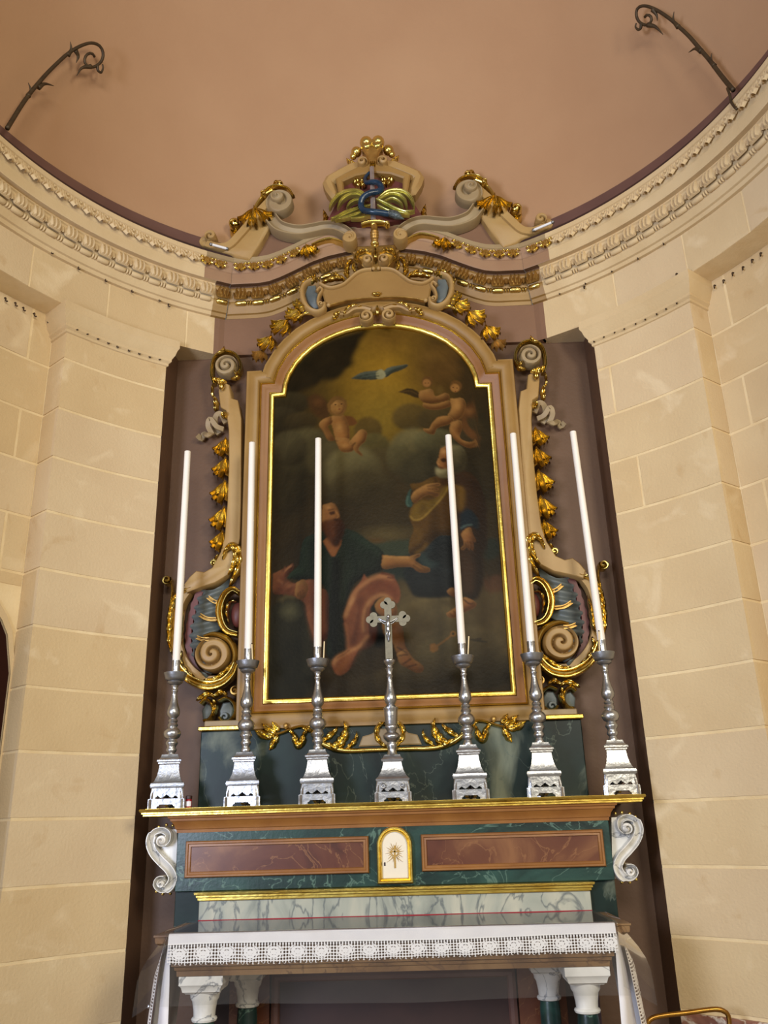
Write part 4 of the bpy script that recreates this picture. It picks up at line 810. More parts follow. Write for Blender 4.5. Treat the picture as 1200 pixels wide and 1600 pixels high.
# cartouche panel above
CT = [(-.388,5.582),(-.425,5.608),(-.44,5.683),(-.461,5.721),(-.44,5.787),(-.387,5.753),(-.325,5.756),(-.272,5.777),(-.214,5.83),(-.166,5.877),(-.113,5.902),(-.06,5.902)]
ctop = [p for p in CT]
cpoly = ctop+[(0, CT[-1][1]-.008)]+[(-x, z) for x, z in reversed(ctop)]
cbot = [(-.253,5.611),(-.123,5.621)]
cpoly = cpoly+[(-x, z) for x, z in cbot]+[(0, cbot[1][1]+.002)]+[(x, z) for x, z in reversed(cbot)]
mk('cartouche_panel', prism(cpoly, .08, -.115, .012), M['ochre'], FR, 35)
both('cartouche_rim', strip([(-.461,5.789),(-.429,5.762),(-.377,5.74),(-.319,5.749),(-.267,5.771),(-.214,5.82),(-.161,5.87),(-.107,5.895),(-.039,5.901)], .016, -.10, .045, ROUND, 30), M['tan'], FR)
both('cartouche_rim', strip([(-.399,5.576),(-.253,5.614),(-.123,5.628),(.001,5.626)], .008, -.10, .03, ROUND, 14), M['gold_dull'], FR)
both('cartouche_knob', LS(sphere((*[[(-.021,5.903)][0][0]], -.13, [(-.021,5.903)][0][1]), .016), sphere(([(-.394,5.579)][0][0], -.12, [(-.394,5.579)][0][1]), .018)), M['tan'], FR)
both('end_scroll', join(strip([(-.528,5.829),(-.586,5.795),(-.611,5.735),(-.6,5.636),(-.553,5.554),(-.486,5.52),(-.434,5.548),(-.429,5.596)], lambda t: .018+.006*math.sin(PI*t), -.08, .07, ROUND, 34), volute(*[(-.455,5.579)][0], .026, -.08, .075, 1.3, 1), strip([(-.491,5.715),(-.465,5.751),(-.444,5.725),(-.47,5.677),(-.481,5.617),(-.465,5.58)], .014, -.09, .05, ROUND, 16)), M['tan'], FR)
both('end_scroll_field', prism([(-.566,5.788),(-.503,5.791),(-.492,5.722),(-.477,5.66),(-.466,5.58),(-.513,5.565),(-.56,5.616),(-.586,5.709)], .0, -.10, .004), M['blue'], FR)
both('end_scroll_leaf', LS(leaf([(-.486,5.801),(-.528,5.854),(-.575,5.832),(-.612,5.778),(-.622,5.705),(-.606,5.624)], .017, -.11, .04, 5, None, .2), leaf([(-.549,5.805),(-.512,5.84),(-.502,5.877)], .022, -.1, .05, 2, None, .5), leaf_fan(*[(-.59,5.575)][0], 175, .06, .022, -.09, .04, (0, -35, 35))), M['gold'], FR)
# gilt foliage between the cartouche and the cornice
both('gilt_foliage', LS(leaf([(-.449,5.799),(-.397,5.827),(-.333,5.836),(-.276,5.82)], .024, -.10, .05, 3, None, .5), leaf([(-.213,5.816),(-.244,5.874),(-.238,5.949),(-.2,6.003)], .026, -.11, .05, 4, None, .4), leaf([(-.25,5.8),(-.291,5.852),(-.354,5.881)], .02, -.09, .045, 3, None, .4), leaf([(-.165,5.87),(-.185,5.921),(-.179,5.971)], .018, -.12, .045, 2, None, .3)), M['gold'], FR)
both('small_volute', volute(*[(-.063,5.969)][0], 9.5*px, -.10, .08, 1.4, -1, .5, .02), M['tan'], FR)
both('small_volute_leaf', leaf([(-.142,5.961),(-.167,6.013),(-.14,6.062),(-.081,6.077),(-.035,6.043)], .02, -.12, .05, 4, None, .3), M['gold'], FR)
mk('gilt_drop', leaf([(0, 6.10), (0, 6.05), (0, 5.96)], .022, -.12, .06, 2, None, .4), M['gold'], FR)
mk('keystone', prism([(-.06, 5.9), (.06, 5.9), (.16, 6.02), (.17, 6.16), (-.17, 6.16), (-.16, 6.02)], .08, -.11, .02), M['gold_dull'], FR)

# ------------------------------------------------------------------ carved side wings
def wing(s, dx, dz, label):
    Y = -.05
    T = (lambda vf: ([(p[0], p[1], p[2]) for p in vf[0]], vf[1])) if s < 0 else (lambda vf: ([(-p[0]+dx, p[1], p[2]+dz*max(0, min(1, (p[2]-2.4)/2.5))) for p in vf[0]], [tuple(reversed(q)) for q in vf[1]]))
    R = empty('side_wing', (s*1.2, .1, 2.31), label, 'carved wing')
    def part(n, vf, mt, par=None, sm=45):
        if isinstance(vf, list): return [part(n, q, mt, par, sm) for q in vf][0]
        return mk(n, T(vf), M[mt], par or R, sm)
    st = prism([(-1.282,4.987),(-1.283,4.878),(-1.262,4.741),(-1.217,4.711),(-1.192,4.548),(-1.179,4.259),(-1.178,3.922),(-1.189,3.653),(-1.215,3.539),(-1.272,3.424),(-1.332,3.392),(-1.39,3.404),(-1.435,3.362),(-1.474,3.305),(-1.452,3.242),(-1.411,3.259),(-1.355,3.276),(-1.244,3.306),(-1.156,3.36),(-1.107,3.446),(-1.084,3.594),(-1.076,3.648),(-1.077,3.918),(-1.091,4.45),(-1.097,4.638),(-1.128,4.796),(-1.179,4.816),(-1.198,4.937)], .115, -.04, .007)
    part('scroll_strip', st, 'tan')
    vo = part('top_volute', volute(*[(-1.227,5.107)][0], 20*px, .03, .10, 1.9, -1, 2.2, .01), 'tan_grey')
    part('volute_rim', LS(strip([(-1.316,4.943),(-1.34,5.025),(-1.339,5.124),(-1.311,5.199),(-1.24,5.234),(-1.166,5.209),(-1.12,5.142),(-1.11,5.065),(-1.139,5.009)], lambda t: .016-.004*t, .0, .08, CSCR, 40), leaf([(-1.296,5.198),(-1.25,5.225),(-1.241,5.261)], .016, -.08, .035, 2)), 'gold', vo)
    part('volute_leaf', LS(leaf([(-1.161,5.051),(-1.128,4.991),(-1.179,4.971)], .02, -.05, .05, 2, None, .4), leaf([(-1.329,4.99),(-1.276,4.964),(-1.214,4.949)], .028, -.05, .05, 3, None, .3), leaf([(-1.286,4.965),(-1.259,4.923),(-1.252,4.871)], .026, -.06, .04, 2, None, .6)), 'gold')
    part('drop_leaf', LS(leaf([(-1.338,4.967),(-1.34,4.887),(-1.321,4.818)], .014, .0, .05, 2), leaf([(-1.323,4.852),(-1.305,4.794),(-1.306,4.704)], .026, .0, .07, 3, None, .5)), 'gold')
    part('rosette', join(volute(*[(-1.226,4.663)][0], .026, -.03, .045, 1, 1, 0, .03, .5, 10, 20)), 'gold')
    part('ribbon', LS(strip([(-1.227,4.627),(-1.26,4.685),(-1.3,4.67),(-1.317,4.604),(-1.29,4.558)], .022, .03, .02, FLAT, 22, lambda t: -.05*math.sin(PI*t*1.5)), strip([(-1.246,4.578),(-1.297,4.592),(-1.345,4.65),(-1.362,4.595),(-1.335,4.538)], .02, .04, .02, FLAT, 20, lambda t: -.05*math.sin(PI*t)), strip([(-1.331,4.56),(-1.364,4.518),(-1.411,4.564),(-1.429,4.521),(-1.455,4.539)], .02, .05, .02, FLAT, 20, lambda t: -.04*math.sin(2*PI*t))), 'tan_grey')
    for c_, L_, W_ in (([(-1.217,4.489)][0], .175, .034), ([(-1.211,4.32)][0], .185, .036), ([(-1.209,4.128)][0], .20, .036), ([(-1.206,3.913)][0], .20, .036), ([(-1.213,3.72)][0], .17, .032)):
        part('leaf_pendant', leaf_fan(c_[0], c_[1], -97, L_*1.05, W_*.8, .05, .06, (-4, -22, 11, -38, 22, -14)), 'gold')
    part('leaf_pendant', join(volute(*[(-1.27,3.473)][0], .028, .05, .06, 1.2, 1), leaf([(-1.234,3.54),(-1.262,3.512),(-1.274,3.463)], .014, .03, .05, 2)), 'gold')
    # shell panel with ribs and gilt slots
    le = cr([(-1.355,3.281),(-1.389,3.192),(-1.408,3.112),(-1.422,3.018),(-1.425,2.911),(-1.401,2.786),(-1.336,2.675)], 61); re = cr([(-1.152,3.36),(-1.162,3.254),(-1.186,3.16),(-1.197,3.08),(-1.185,3),(-1.219,2.936),(-1.245,2.672)], 61)
    def sh(u, v):
        i = int(round(u*60)); a, b = le[i], re[i]; fl = math.cos(2*PI*9*(u+.05*math.sin(PI*v)))
        ed = 1+.05*fl if v < .5 else 1
        return (a[0]+(b[0]-a[0])*(v*ed+(1-ed)), .06-.075*math.sin(PI*min(.97, max(.08, v*.9+.05)))-.011*fl, a[1]+(b[1]-a[1])*v-.05*math.sin(PI*v))
    shp = part('shell', grid(61, 14, sh), 'blue', None, 180)
    for sl in ([(-1.296,3.202),(-1.257,3.172),(-1.209,3.151)], [(-1.35,3.072),(-1.293,3.041),(-1.228,3.034)], [(-1.365,2.909),(-1.323,2.894),(-1.273,2.892)]):
        part('slot_rim', strip(sl, .014, -.005, .035, [(-1, 0), (-1, 1), (-.5, 1), (-.4, .3), (.4, .3), (.5, 1), (1, 1), (1, 0)], 12), 'gold_dull', shp)
    part('shell_edge', strip([(-1.347,3.3),(-1.399,3.216),(-1.422,3.122),(-1.44,3.019),(-1.444,2.912),(-1.418,2.773),(-1.353,2.658)], lambda t: .024+.004*math.cos(18*PI*t), .09, .05, FLAT, 60), 'maroon')
    # outer crescent with gilt frond
    part('crescent', strip([(-1.45,3.29),(-1.511,3.196),(-1.537,3.079),(-1.538,2.939),(-1.502,2.799),(-1.427,2.688),(-1.324,2.612),(-1.219,2.6),(-1.126,2.65),(-1.083,2.721)], lambda t: .034+.012*math.sin(PI*t), .1, .10, FLAT, 50), 'tan')
    part('outer_frond', LS(leaf([(-1.534,2.791),(-1.563,2.893),(-1.566,3.033),(-1.555,3.15),(-1.513,3.244),(-1.426,3.279)], .034, .0, .07, 7, None, .3), leaf([(-1.525,2.8),(-1.489,2.89),(-1.486,3.006),(-1.469,3.123)], .02, .0, .05, 4), volute(*[(-1.606,3.345)][0], .036, .04, .08, 1.5, 1, 1.2, .02), strip([(-1.575,3.329),(-1.562,3.27),(-1.566,3.175),(-1.577,3.057)], .01, .02, .07, ROUND, 16)), 'gold')
    part('lower_frond', LS(strip([(-1.51,2.781),(-1.468,2.685),(-1.387,2.606),(-1.276,2.562),(-1.173,2.576),(-1.103,2.636),(-1.069,2.711)], lambda t: .02+.016*math.sin(PI*t), -.0, .085, CSCR, 44), leaf([(-1.466,2.816),(-1.471,2.743),(-1.426,2.67),(-1.361,2.631)], .024, -.02, .05, 4, None, .3), leaf([(-1.296,2.602),(-1.215,2.608),(-1.145,2.66),(-1.11,2.703)], .022, -.04, .04, 4, None, .3)), 'gold')
    bv = part('big_volute', volute(*[(-1.245,2.785)][0], 27*px, .06, .13, 1.75, -1, 1.2, .01, .42, 28, 56), 'tan')
    part('volute_rim', strip([(-1.311,2.916),(-1.247,2.932),(-1.172,2.911),(-1.115,2.863),(-1.085,2.784),(-1.096,2.707),(-1.126,2.659)], lambda t: .012+.012*math.sin(PI*t), .02, .08, ROUND, 36), 'gold', bv)
    part('volute_rim', strip([(-1.262,2.641),(-1.327,2.68),(-1.371,2.749),(-1.375,2.831)], .006, .02, .05, ROUND, 16), 'dark', bv)
    # C-scroll with maroon boss, acanthus above
    part('c_scroll', LS(strip([(-1.063,3.222),(-1.11,3.248),(-1.161,3.216),(-1.195,3.146),(-1.201,3.066),(-1.175,2.985),(-1.132,2.937),(-1.067,2.916)], lambda t: .018+.012*math.sin(PI*t), -.0, .09, CSCR, 44), leaf([(-1.089,3.166),(-1.135,3.158),(-1.156,3.088),(-1.134,2.993)], .014, -.01, .05, 4)), 'gold')
    part('boss', sphere(([(-1.086,3.076)][0][0], .03, [(-1.086,3.076)][0][1]), .062, 10, 16, .8, 1.5, .8), 'maroon')
    part('acanthus', LS(leaf([(-1.194,3.479),(-1.168,3.557),(-1.117,3.585),(-1.072,3.534),(-1.069,3.425),(-1.113,3.32),(-1.139,3.263)], .036, -.03, .075, 6, None, .2), leaf([(-1.177,3.528),(-1.13,3.566),(-1.095,3.505),(-1.116,3.407),(-1.142,3.35)], .022, -.07, .05, 5, None, .4)), 'gold')
    # small base bracket
    part('base_scroll', LS(strip([(-1.292,2.326),(-1.253,2.337),(-1.228,2.389),(-1.249,2.45),(-1.29,2.469),(-1.32,2.444)], .016, .06, .10, ROUND, 24), strip([(-1.191,2.457),(-1.138,2.477),(-1.087,2.441),(-1.072,2.375),(-1.106,2.324),(-1.154,2.317),(-1.182,2.344)], .014, .06, .11, ROUND, 26), leaf([(-1.344,2.462),(-1.3,2.496),(-1.247,2.503),(-1.201,2.475)], .024, -.02, .05, 3, None, .3), leaf([(-1.219,2.485),(-1.171,2.514),(-1.12,2.49)], .024, -.03, .06, 3, None, .4), leaf([(-1.227,2.476),(-1.211,2.41),(-1.226,2.345)], .02, .0, .06, 3)), 'gold')
    part('base_field', LS(prism([(-1.301,2.322),(-1.318,2.4),(-1.289,2.447),(-1.248,2.433),(-1.237,2.38),(-1.257,2.329)], .1, .02, .01), prism([(-1.181,2.318),(-1.193,2.396),(-1.168,2.448),(-1.119,2.45),(-1.09,2.402),(-1.101,2.333),(-1.141,2.312)], .1, .01, .01), volute(*[(-1.146,2.347)][0], .034, .03, .05, 1.2, 1)), 'blue')
    part('base_knob', join(volute(*[(-1.072,2.519)][0], .034, .04, .10, 1.2, -1, 0, .02)), 'gold_dull')
    return R
wing(-1, 0, 0, 'left carved wing of the altarpiece with gilt leaf pendants, ribbon and blue shell')
wing(1, -.03, -.035, 'right carved wing of the altarpiece with gilt leaf pendants, ribbon and blue shell')

# ------------------------------------------------------------------ pediment on the cornice
PD = empty('pediment', (0, -.1, 6.2), 'tan carved pediment with two big scrolls and gilt acanthus under the dome', 'pediment')
def pboth(name, vf, mt, sm=45):
    if isinstance(vf, list): return [pboth(name, q, mt, sm) for q in vf][0]
    a = mk(name, vf, M[mt], PD, sm); b = mk(name, mir(vf), M[mt], PD, sm); return a, b
pboth('corner_roll', LS(volute(*[(-1.381,6.288)][0], .05, -.08, .10, 1.1, 1, .5, .0, .4), volute(*[(-1.429,6.265)][0], .056, -.06, .07, 1, 1, 0, 0, .05)), 'tan')
pboth('raking_arm', prism([(-1.449,6.227),(-1.344,6.169),(-1.208,6.122),(-1.169,6.088),(-1.056,6.058),(-1.01,6.129),(-.968,6.204),(-.927,6.298),(-.886,6.387),(-.838,6.43),(-.851,6.551),(-.906,6.601),(-.961,6.578),(-1.008,6.501),(-1.066,6.425),(-1.13,6.39),(-1.187,6.315),(-1.255,6.241),(-1.319,6.219)], .05, -.13, .014), 'tan')
pboth('raking_rib', strip([(-1.416,6.225),(-1.318,6.186),(-1.221,6.2),(-1.138,6.298),(-1.065,6.399),(-.992,6.506),(-.907,6.614),(-.832,6.717)], .034, -.10, .055, FLAT, 40), 'tan')
a, b = pboth('pediment_volute', join(volute(*[(-.803,6.589)][0], 25.5*px, -.10, .10, 1.05, 1, 2.6, 0, .35, 26, 56), lathe([(.066, 0), (.064, .06), (.05, .085), (.0, .09)], 0, 0, 0, 24) if 0 else volute(*[(-.816,6.62)][0], .056, -.17, .06, .9, -1, 0, .02, .3)), 'tan_grey')
pboth('swan_arm', strip([(-.871,6.441),(-.81,6.358),(-.724,6.314),(-.627,6.295),(-.52,6.308),(-.412,6.327),(-.327,6.315),(-.252,6.271),(-.2,6.216)], lambda t: .058-.016*t, -.06, .12, TROUGH, 48), 'tan_grey')
pboth('swan_roll', volute(*[(-.211,6.185)][0], .062, -.06, .14, .8, 1, 2, .0, .12), 'tan')
pboth('tympanum', prism([(-.906,6.429),(-.989,6.237),(-1.066,6.087),(-.958,6.036),(-.888,6.051),(-.787,6.121),(-.653,6.204),(-.491,6.298),(-.491,6.35),(-.791,6.408)], .05, -.05), 'mauve_light', None)
pboth('swan_foot', prism([(-.519,6.365),(-.22,6.386),(-.014,6.373),(-.023,5.998),(-.144,6.069),(-.223,6.158),(-.357,6.25),(-.464,6.283)], .05, -.06), 'ochre', None)
pboth('gilt_edge', strip([(-.533,6.176),(-.453,6.216),(-.373,6.231),(-.294,6.2),(-.252,6.165)], lambda t: .010+.006*math.sin(PI*t), -.05, .09, ROUND, 20), 'gold')
pboth('gilt_leaf', LS(leaf([(-.453,6.229),(-.506,6.194),(-.538,6.145)], .026, -.06, .06, 2, None, .3), leaf_fan(*[(-.581,6.186)][0], -75, .15, .022, -.08, .05, (0, -22, 22, -44, 44)), leaf([(-.469,6.153),(-.522,6.131),(-.559,6.133)], .018, -.06, .05, 2)), 'gold')
pboth('scroll_acanthus', LS(leaf_fan(*[(-1.017,6.566)][0], -84, .23, .026, -.11, .06, (0, -18, 18, -36, 36, 54, -52), .93), leaf([(-.911,6.706),(-.975,6.65),(-1.017,6.566),(-1.036,6.461)], .034, -.08, .07, 4, None, .2)), 'gold')
pboth('scroll_rim', LS(strip([(-.953,6.655),(-.927,6.708),(-.868,6.751),(-.791,6.753),(-.725,6.714),(-.681,6.638)], .012, -.15, .05, CSCR, 30), strip([(-1.046,6.436),(-1.006,6.579),(-.943,6.682),(-.867,6.731)], .018, -.12, .05, ROUND, 24), volute(*[(-.937,6.675)][0], .024, -.12, .09, 1, 1)), 'gold')
pboth('scroll_finial', LS(leaf([(-.835,6.742),(-.869,6.805),(-.853,6.866),(-.804,6.876)], .024, -.06, .07, 3, None, .5), volute(*[(-.814,6.815)][0], .038, -.05, .09, 1.4, -1, 1, .02), leaf([(-.846,6.743),(-.896,6.787),(-.913,6.822)], .016, -.06, .05, 2)), 'gold')
pboth('scroll_curl', LS(volute(*[(-1.192,6.445)][0], .05, -.02, .11, 1.5, 1, 2, .02), leaf([(-1.046,6.455),(-1.088,6.386),(-1.152,6.364),(-1.217,6.394),(-1.247,6.462)], .034, -.0, .10, 4, None, .2)), 'gold')
pboth('side_frond', LS(leaf([(-.437,6.358),(-.41,6.408),(-.415,6.474),(-.436,6.542)], .03, -.07, .06, 4, None, .5), leaf([(-.453,6.352),(-.506,6.336),(-.571,6.36)], .014, -.06, .05, 3)), 'gold')
# crest
CR = empty('crest', (0, -.15, 6.45), 'moulded tan crest with gilt balls and small volutes crowning the pediment', 'crest')
def cboth(name, vf, mt, sm=45):
    if isinstance(vf, list):
        for q in vf: cboth(name, q, mt, sm)
        return
    mk(name, vf, M[mt], CR, sm); mk(name, mir(vf), M[mt], CR, sm)
cboth('crest_moulding', prism([(.006,6.968),(-.087,6.981),(-.191,6.968),(-.296,6.906),(-.401,6.838),(-.434,6.765),(-.407,6.683),(-.353,6.592),(-.299,6.582),(-.293,6.648),(-.325,6.751),(-.199,6.831),(-.089,6.865),(.004,6.858)], -.08, -.20, .03), 'tan', 35)
cboth('crest_inner_moulding', prism([(.004,6.886),(-.122,6.874),(-.232,6.813),(-.319,6.758),(-.288,6.581),(-.245,6.579),(-.249,6.686),(-.254,6.726),(-.145,6.78),(.002,6.804)], -.02, -.235, .012), 'ochre', 35)
cboth('crest_field', prism([(.001,6.922),(-.182,6.879),(-.309,6.799),(-.299,6.662),(-.35,6.485),(-.394,6.389),(-.297,6.35),(-.013,6.332)], -.02, -.16), 'maroon', None)
cboth('crest_volute', volute(*[(-.084,6.898)][0], .046, -.16, .11, 1.4, -1, .3, .02), 'tan')
cboth('crest_leaf', LS(leaf([(-.142,6.814),(-.143,6.746),(-.112,6.691)], .036, -.16, .06, 3, None, .4), leaf([(-.067,6.795),(-.089,6.736),(-.085,6.675)], .03, -.17, .06, 3, None, .4), leaf([(-.14,6.95),(-.194,6.981),(-.227,7.011)], .022, -.15, .05, 3, None, .4)), 'gold')
cboth('gilt_ball', sphere(([(-.051,7.159)][0][0], -.19, [(-.051,7.159)][0][1]), .056), 'gold')
cboth('gilt_ball', LS(sphere(([(-.138,7.074)][0][0], -.18, [(-.138,7.074)][0][1]), .046), sphere(([(-.166,7.028)][0][0], -.18, [(-.166,7.028)][0][1]), .03)), 'gold')
mk('shell_boss', join(prism([(x, z) for x, z in [(-.076,7.14),(-.089,7.057),(-.057,6.999),(-.043,6.875)]]+[(-x, z) for x, z in reversed([(-.076,7.14),(-.089,7.057),(-.057,6.999),(-.043,6.875)])], -.05, -.235, .015)), M['gold_dull'], CR, 35)
mk('shell_lip', strip([(-.075, [(-.077,7.098)][0][1]), (-.04, [(-.077,7.07)][0][1]), (0, [(-.077,7.112)][0][1]), (.04, [(-.077,7.07)][0][1]), (.075, [(-.077,7.098)][0][1])], .03, -.2, .06, ROUND, 20), M['gold'], CR)
zt = [(-.01,6.88)][0][1]
mk('tassel', join(*[leaf([(x, zt+.03), (x, zt), (x*1.15, zt-.03)], .011, -.22, .04, 1, 9, 0, .1, .8, .6) for x in (-.017, 0, .017)]), M['gold'], CR)

# sword, serpent and palms carved in front of the crest
def sx(p, dx=0): return [(x+dx, z) for x, z in p]
zs = [z for x, z in [(-.01,6.832),(-.012,6.253),(.003,6.226),(-.002,6.05),(-.002,6.012)]]
SW = empty('carved_sword', (0, -.26, zs[3]), 'upright carved sword with grey blade and gilt hilt below the crest', 'sword')
xb = -.006
V = [(xb-.017, -.262, zs[0]), (xb, -.272, zs[0]), (xb+.017, -.262, zs[0]), (xb, -.252, zs[0]), (xb-.021, -.262, zs[1]), (xb, -.274, zs[1]), (xb+.021, -.262, zs[1]), (xb, -.25, zs[1])]
mk('blade', (V, [(0,1,5,4),(1,2,6,5),(2,3,7,6),(3,0,4,7),(3,2,1,0),(4,5,6,7)]), mat('grey_blade_paint', (150, 138, 134), .4, .3, (128, 114, 110), 20), SW, None)
zg = (zs[1]+zs[2])/2
mk('crossguard', join(strip([(-.105, zg-.012), (-.06, zg+.004), (-.01, zg+.010), (.05, zg+.006), (.09, zg-.004), (.115, zg-.022)], lambda t: .013+.008*math.sin(PI*t), -.25, .05, ROUND, 24), sphere((xb, -.27, zg), .028, 8, 12, .8), volute(.107, zg-.02, .022, -.25, .05, 1)), M['gold'], SW)
h = zs[2]-zs[3]
mk('grip', lathe([(.02, 0), (.026, .01), (.03, .03), (.026, .04), (.034, .055), (.028, .065), (.036, .08), (.03, .09), (.036, .105), (.03, .115), (.026, h)], 0, -.262, zs[3], 16), M['gold_dull'], SW)
mk('pommel', join(sphere((0, -.262, zs[3]-.004), .036, 8, 14, 1, .6), sphere((0, -.262, zs[3]-.024), .016)), M['gold'], SW)
SN = empty('carved_serpent', (0, -.28, zs[1]+.05), 'dark blue carved serpent winding round the sword blade', 'serpent')
sp = [(-.027,6.799),(-.066,6.741),(-.056,6.68),(-.003,6.647),(.05,6.62),(.07,6.573),(.037,6.535),(-.028,6.516),(-.087,6.478),(-.104,6.42),(-.079,6.36),(-.016,6.327),(.052,6.313),(.126,6.302)]
yy = [-.235, -.235, -.25, -.29, -.30, -.29, -.30, -.31, -.30, -.28, -.29, -.31, -.31, -.30]
mk('body', tube([(x, y, z) for (x, z), y in zip(sp, yy)], lambda t: .012+.014*min(1, t*3)*(1 if t < .9 else 1.0), 90, 12), M['snake'], SN, 180)
hp = [(.105,6.31),(.152,6.3),(.198,6.272),(.244,6.243)]
mk('head', tube([(hp[0][0], -.30, hp[0][1]), (hp[1][0], -.305, hp[1][1]), (hp[2][0], -.305, hp[2][1]), (hp[3][0], -.30, hp[3][1])], lambda t: .022+.012*math.sin(PI*min(1, t*1.1))-.016*max(0, t-.6)/.4, 18, 12), M['snakehead'], SN, 180)
def frond(name, P_, W_, yy_, par, lobes=1):
    return mk(name, strip(P_, lambda t: W_*(.3+.75*math.sin(PI*t)**.7), yy_, .05, CSCR, 30), M['gold_green'], par)
PL = empty('palm_branch', (-.15, -.2, zs[1]), 'greenish gilt palm branch to the left of the sword', 'palm branch')
for P_, W_, y_ in (([(-.036,6.508),(-.114,6.586),(-.206,6.599),(-.287,6.564),(-.346,6.489),(-.368,6.425)], .022, -.22), ([(-.057,6.503),(-.136,6.554),(-.212,6.546),(-.271,6.491),(-.299,6.42)], .018, -.23), ([(-.074,6.471),(-.137,6.502),(-.191,6.479),(-.224,6.429)], .015, -.22), ([(-.026,6.442),(-.128,6.416),(-.208,6.382),(-.262,6.353),(-.321,6.318)], .02, -.22), ([(-.043,6.391),(-.156,6.346),(-.246,6.32),(-.321,6.305)], .017, -.23), ([(-.086,6.407),(-.171,6.412),(-.235,6.39),(-.299,6.355),(-.358,6.333)], .016, -.21), ([(-.023,6.338),(-.119,6.318),(-.193,6.316)], .012, -.22)):
    frond('palm_leaf', P_, W_, y_, PL)
PR_ = empty('palm_branch', (.15, -.2, zs[1]), 'greenish gilt palm branch to the right of the sword', 'palm branch')
for P_, W_, y_ in (([(.028,6.491),(.11,6.565),(.197,6.579),(.27,6.548),(.316,6.479),(.334,6.399)], .022, -.22), ([(.055,6.489),(.131,6.537),(.205,6.526),(.257,6.47),(.275,6.39)], .018, -.23), ([(.086,6.474),(.162,6.495),(.219,6.452),(.243,6.392)], .015, -.22), ([(.023,6.491),(.117,6.426),(.19,6.376),(.284,6.331)], .02, -.23), ([(.027,6.439),(.116,6.374),(.2,6.349),(.294,6.324)], .016, -.22), ([(.065,6.462),(.149,6.411),(.243,6.366),(.338,6.367)], .016, -.21)):
    frond('palm_leaf', P_, W_, y_, PR_)
# lamp tubes left lying on the cornice
for nm, q, lb in (('lamp_tube', [(-30.938,6.192),(-27.97,6.207)], 'thin white lamp tube on the cornice behind the left scroll'), ('lamp_tube', [(29.61,6.166),(33.278,6.153)], 'thin white lamp tube on the cornice behind the right scroll')):
    a_ = C3(q[0][0], 2.64, 6.16); b_ = C3(q[1][0], 2.64, 6.16)
    t_ = empty(nm, a_, lb, 'lamp')
    mk('tube', tube([a_, b_], .011, 6, 10), M['white'], t_); 
    for e_ in (a_, b_): mk('end_cap', sphere(e_, .015, 8, 10), M['silver_dark'], t_)

# wrought iron scroll brackets rising from the cornice in front of the dome
def bracket(base, main, thorns, curls, label):
    r = empty('scroll_bracket', base, label, 'bracket')
    mk('stem', tube(main, lambda t: .016-.006*t, 70, 8), M['iron'], r, 180)
    for th_ in thorns: mk('thorn_leaf', tube(th_, lambda t: .017*(1-t)+.002, 16, 7), M['iron'], r, 180)
    for cu in curls: mk('curl', tube(cu, lambda t: .013*(1-.6*t), 30, 8), M['iron'], r, 180)
m1 = [(-2.474,-1.507,6.196),(-2.458,-1.482,6.305),(-2.43,-1.453,6.454),(-2.398,-1.428,6.584),(-2.364,-1.406,6.694),(-2.318,-1.382,6.821),(-2.262,-1.356,6.95),(-2.206,-1.333,7.061),(-2.137,-1.299,7.17),(-2.073,-1.256,7.247),(-2.029,-1.205,7.269),(-2.017,-1.161,7.24),(-2.035,-1.141,7.185),(-2.074,-1.154,7.122),(-2.109,-1.185,7.09),(-2.126,-1.222,7.102),(-2.111,-1.235,7.15),(-2.081,-1.218,7.187),(-2.067,-1.188,7.18)]
th1 = [[(-2.403,-1.431,6.563),(-2.391,-1.429,6.618),(-2.399,-1.464,6.653)], [(-2.36,-1.39,6.681),(-2.331,-1.364,6.744),(-2.292,-1.307,6.783)], [(-2.207,-1.328,7.053),(-2.187,-1.33,7.1),(-2.183,-1.363,7.145)], [(-2.164,-1.305,7.12),(-2.156,-1.272,7.1),(-2.17,-1.26,7.051)], [(-2.095,-1.173,7.103),(-2.144,-1.213,7.049),(-2.176,-1.214,6.974)]]
bracket(m1[0], m1, th1, [[(-2.059,-1.146,7.143),(-2.059,-1.125,7.114),(-2.043,-1.102,7.118),(-2.029,-1.109,7.155),(-2.029,-1.126,7.175)]], 'bronze iron scroll bracket on the left side of the dome')
m2 = [(2.479,-1.517,6.165),(2.461,-1.484,6.275),(2.437,-1.453,6.403),(2.405,-1.428,6.543),(2.372,-1.407,6.659),(2.325,-1.387,6.806),(2.276,-1.367,6.927),(2.22,-1.349,7.046),(2.151,-1.322,7.167),(2.091,-1.29,7.25),(2.052,-1.252,7.28),(2.043,-1.218,7.258),(2.06,-1.199,7.207),(2.097,-1.212,7.15),(2.124,-1.243,7.131),(2.13,-1.269,7.151),(2.108,-1.265,7.19),(2.091,-1.24,7.195)]
th2 = [[(2.424,-1.443,6.467),(2.413,-1.438,6.526),(2.416,-1.462,6.564)], [(2.375,-1.407,6.647),(2.348,-1.378,6.706),(2.32,-1.331,6.726)], [(2.269,-1.363,6.938),(2.243,-1.361,7.005),(2.244,-1.398,7.048)], [(2.134,-1.308,7.186),(2.157,-1.302,7.134),(2.162,-1.283,7.1)], [(2.111,-1.224,7.136),(2.153,-1.251,7.08),(2.195,-1.259,6.992)]]
bracket(m2[0], m2, th2, [[(2.075,-1.2,7.179),(2.072,-1.179,7.159),(2.058,-1.163,7.166),(2.043,-1.162,7.195),(2.046,-1.181,7.212)]], 'bronze iron scroll bracket on the right side of the dome')

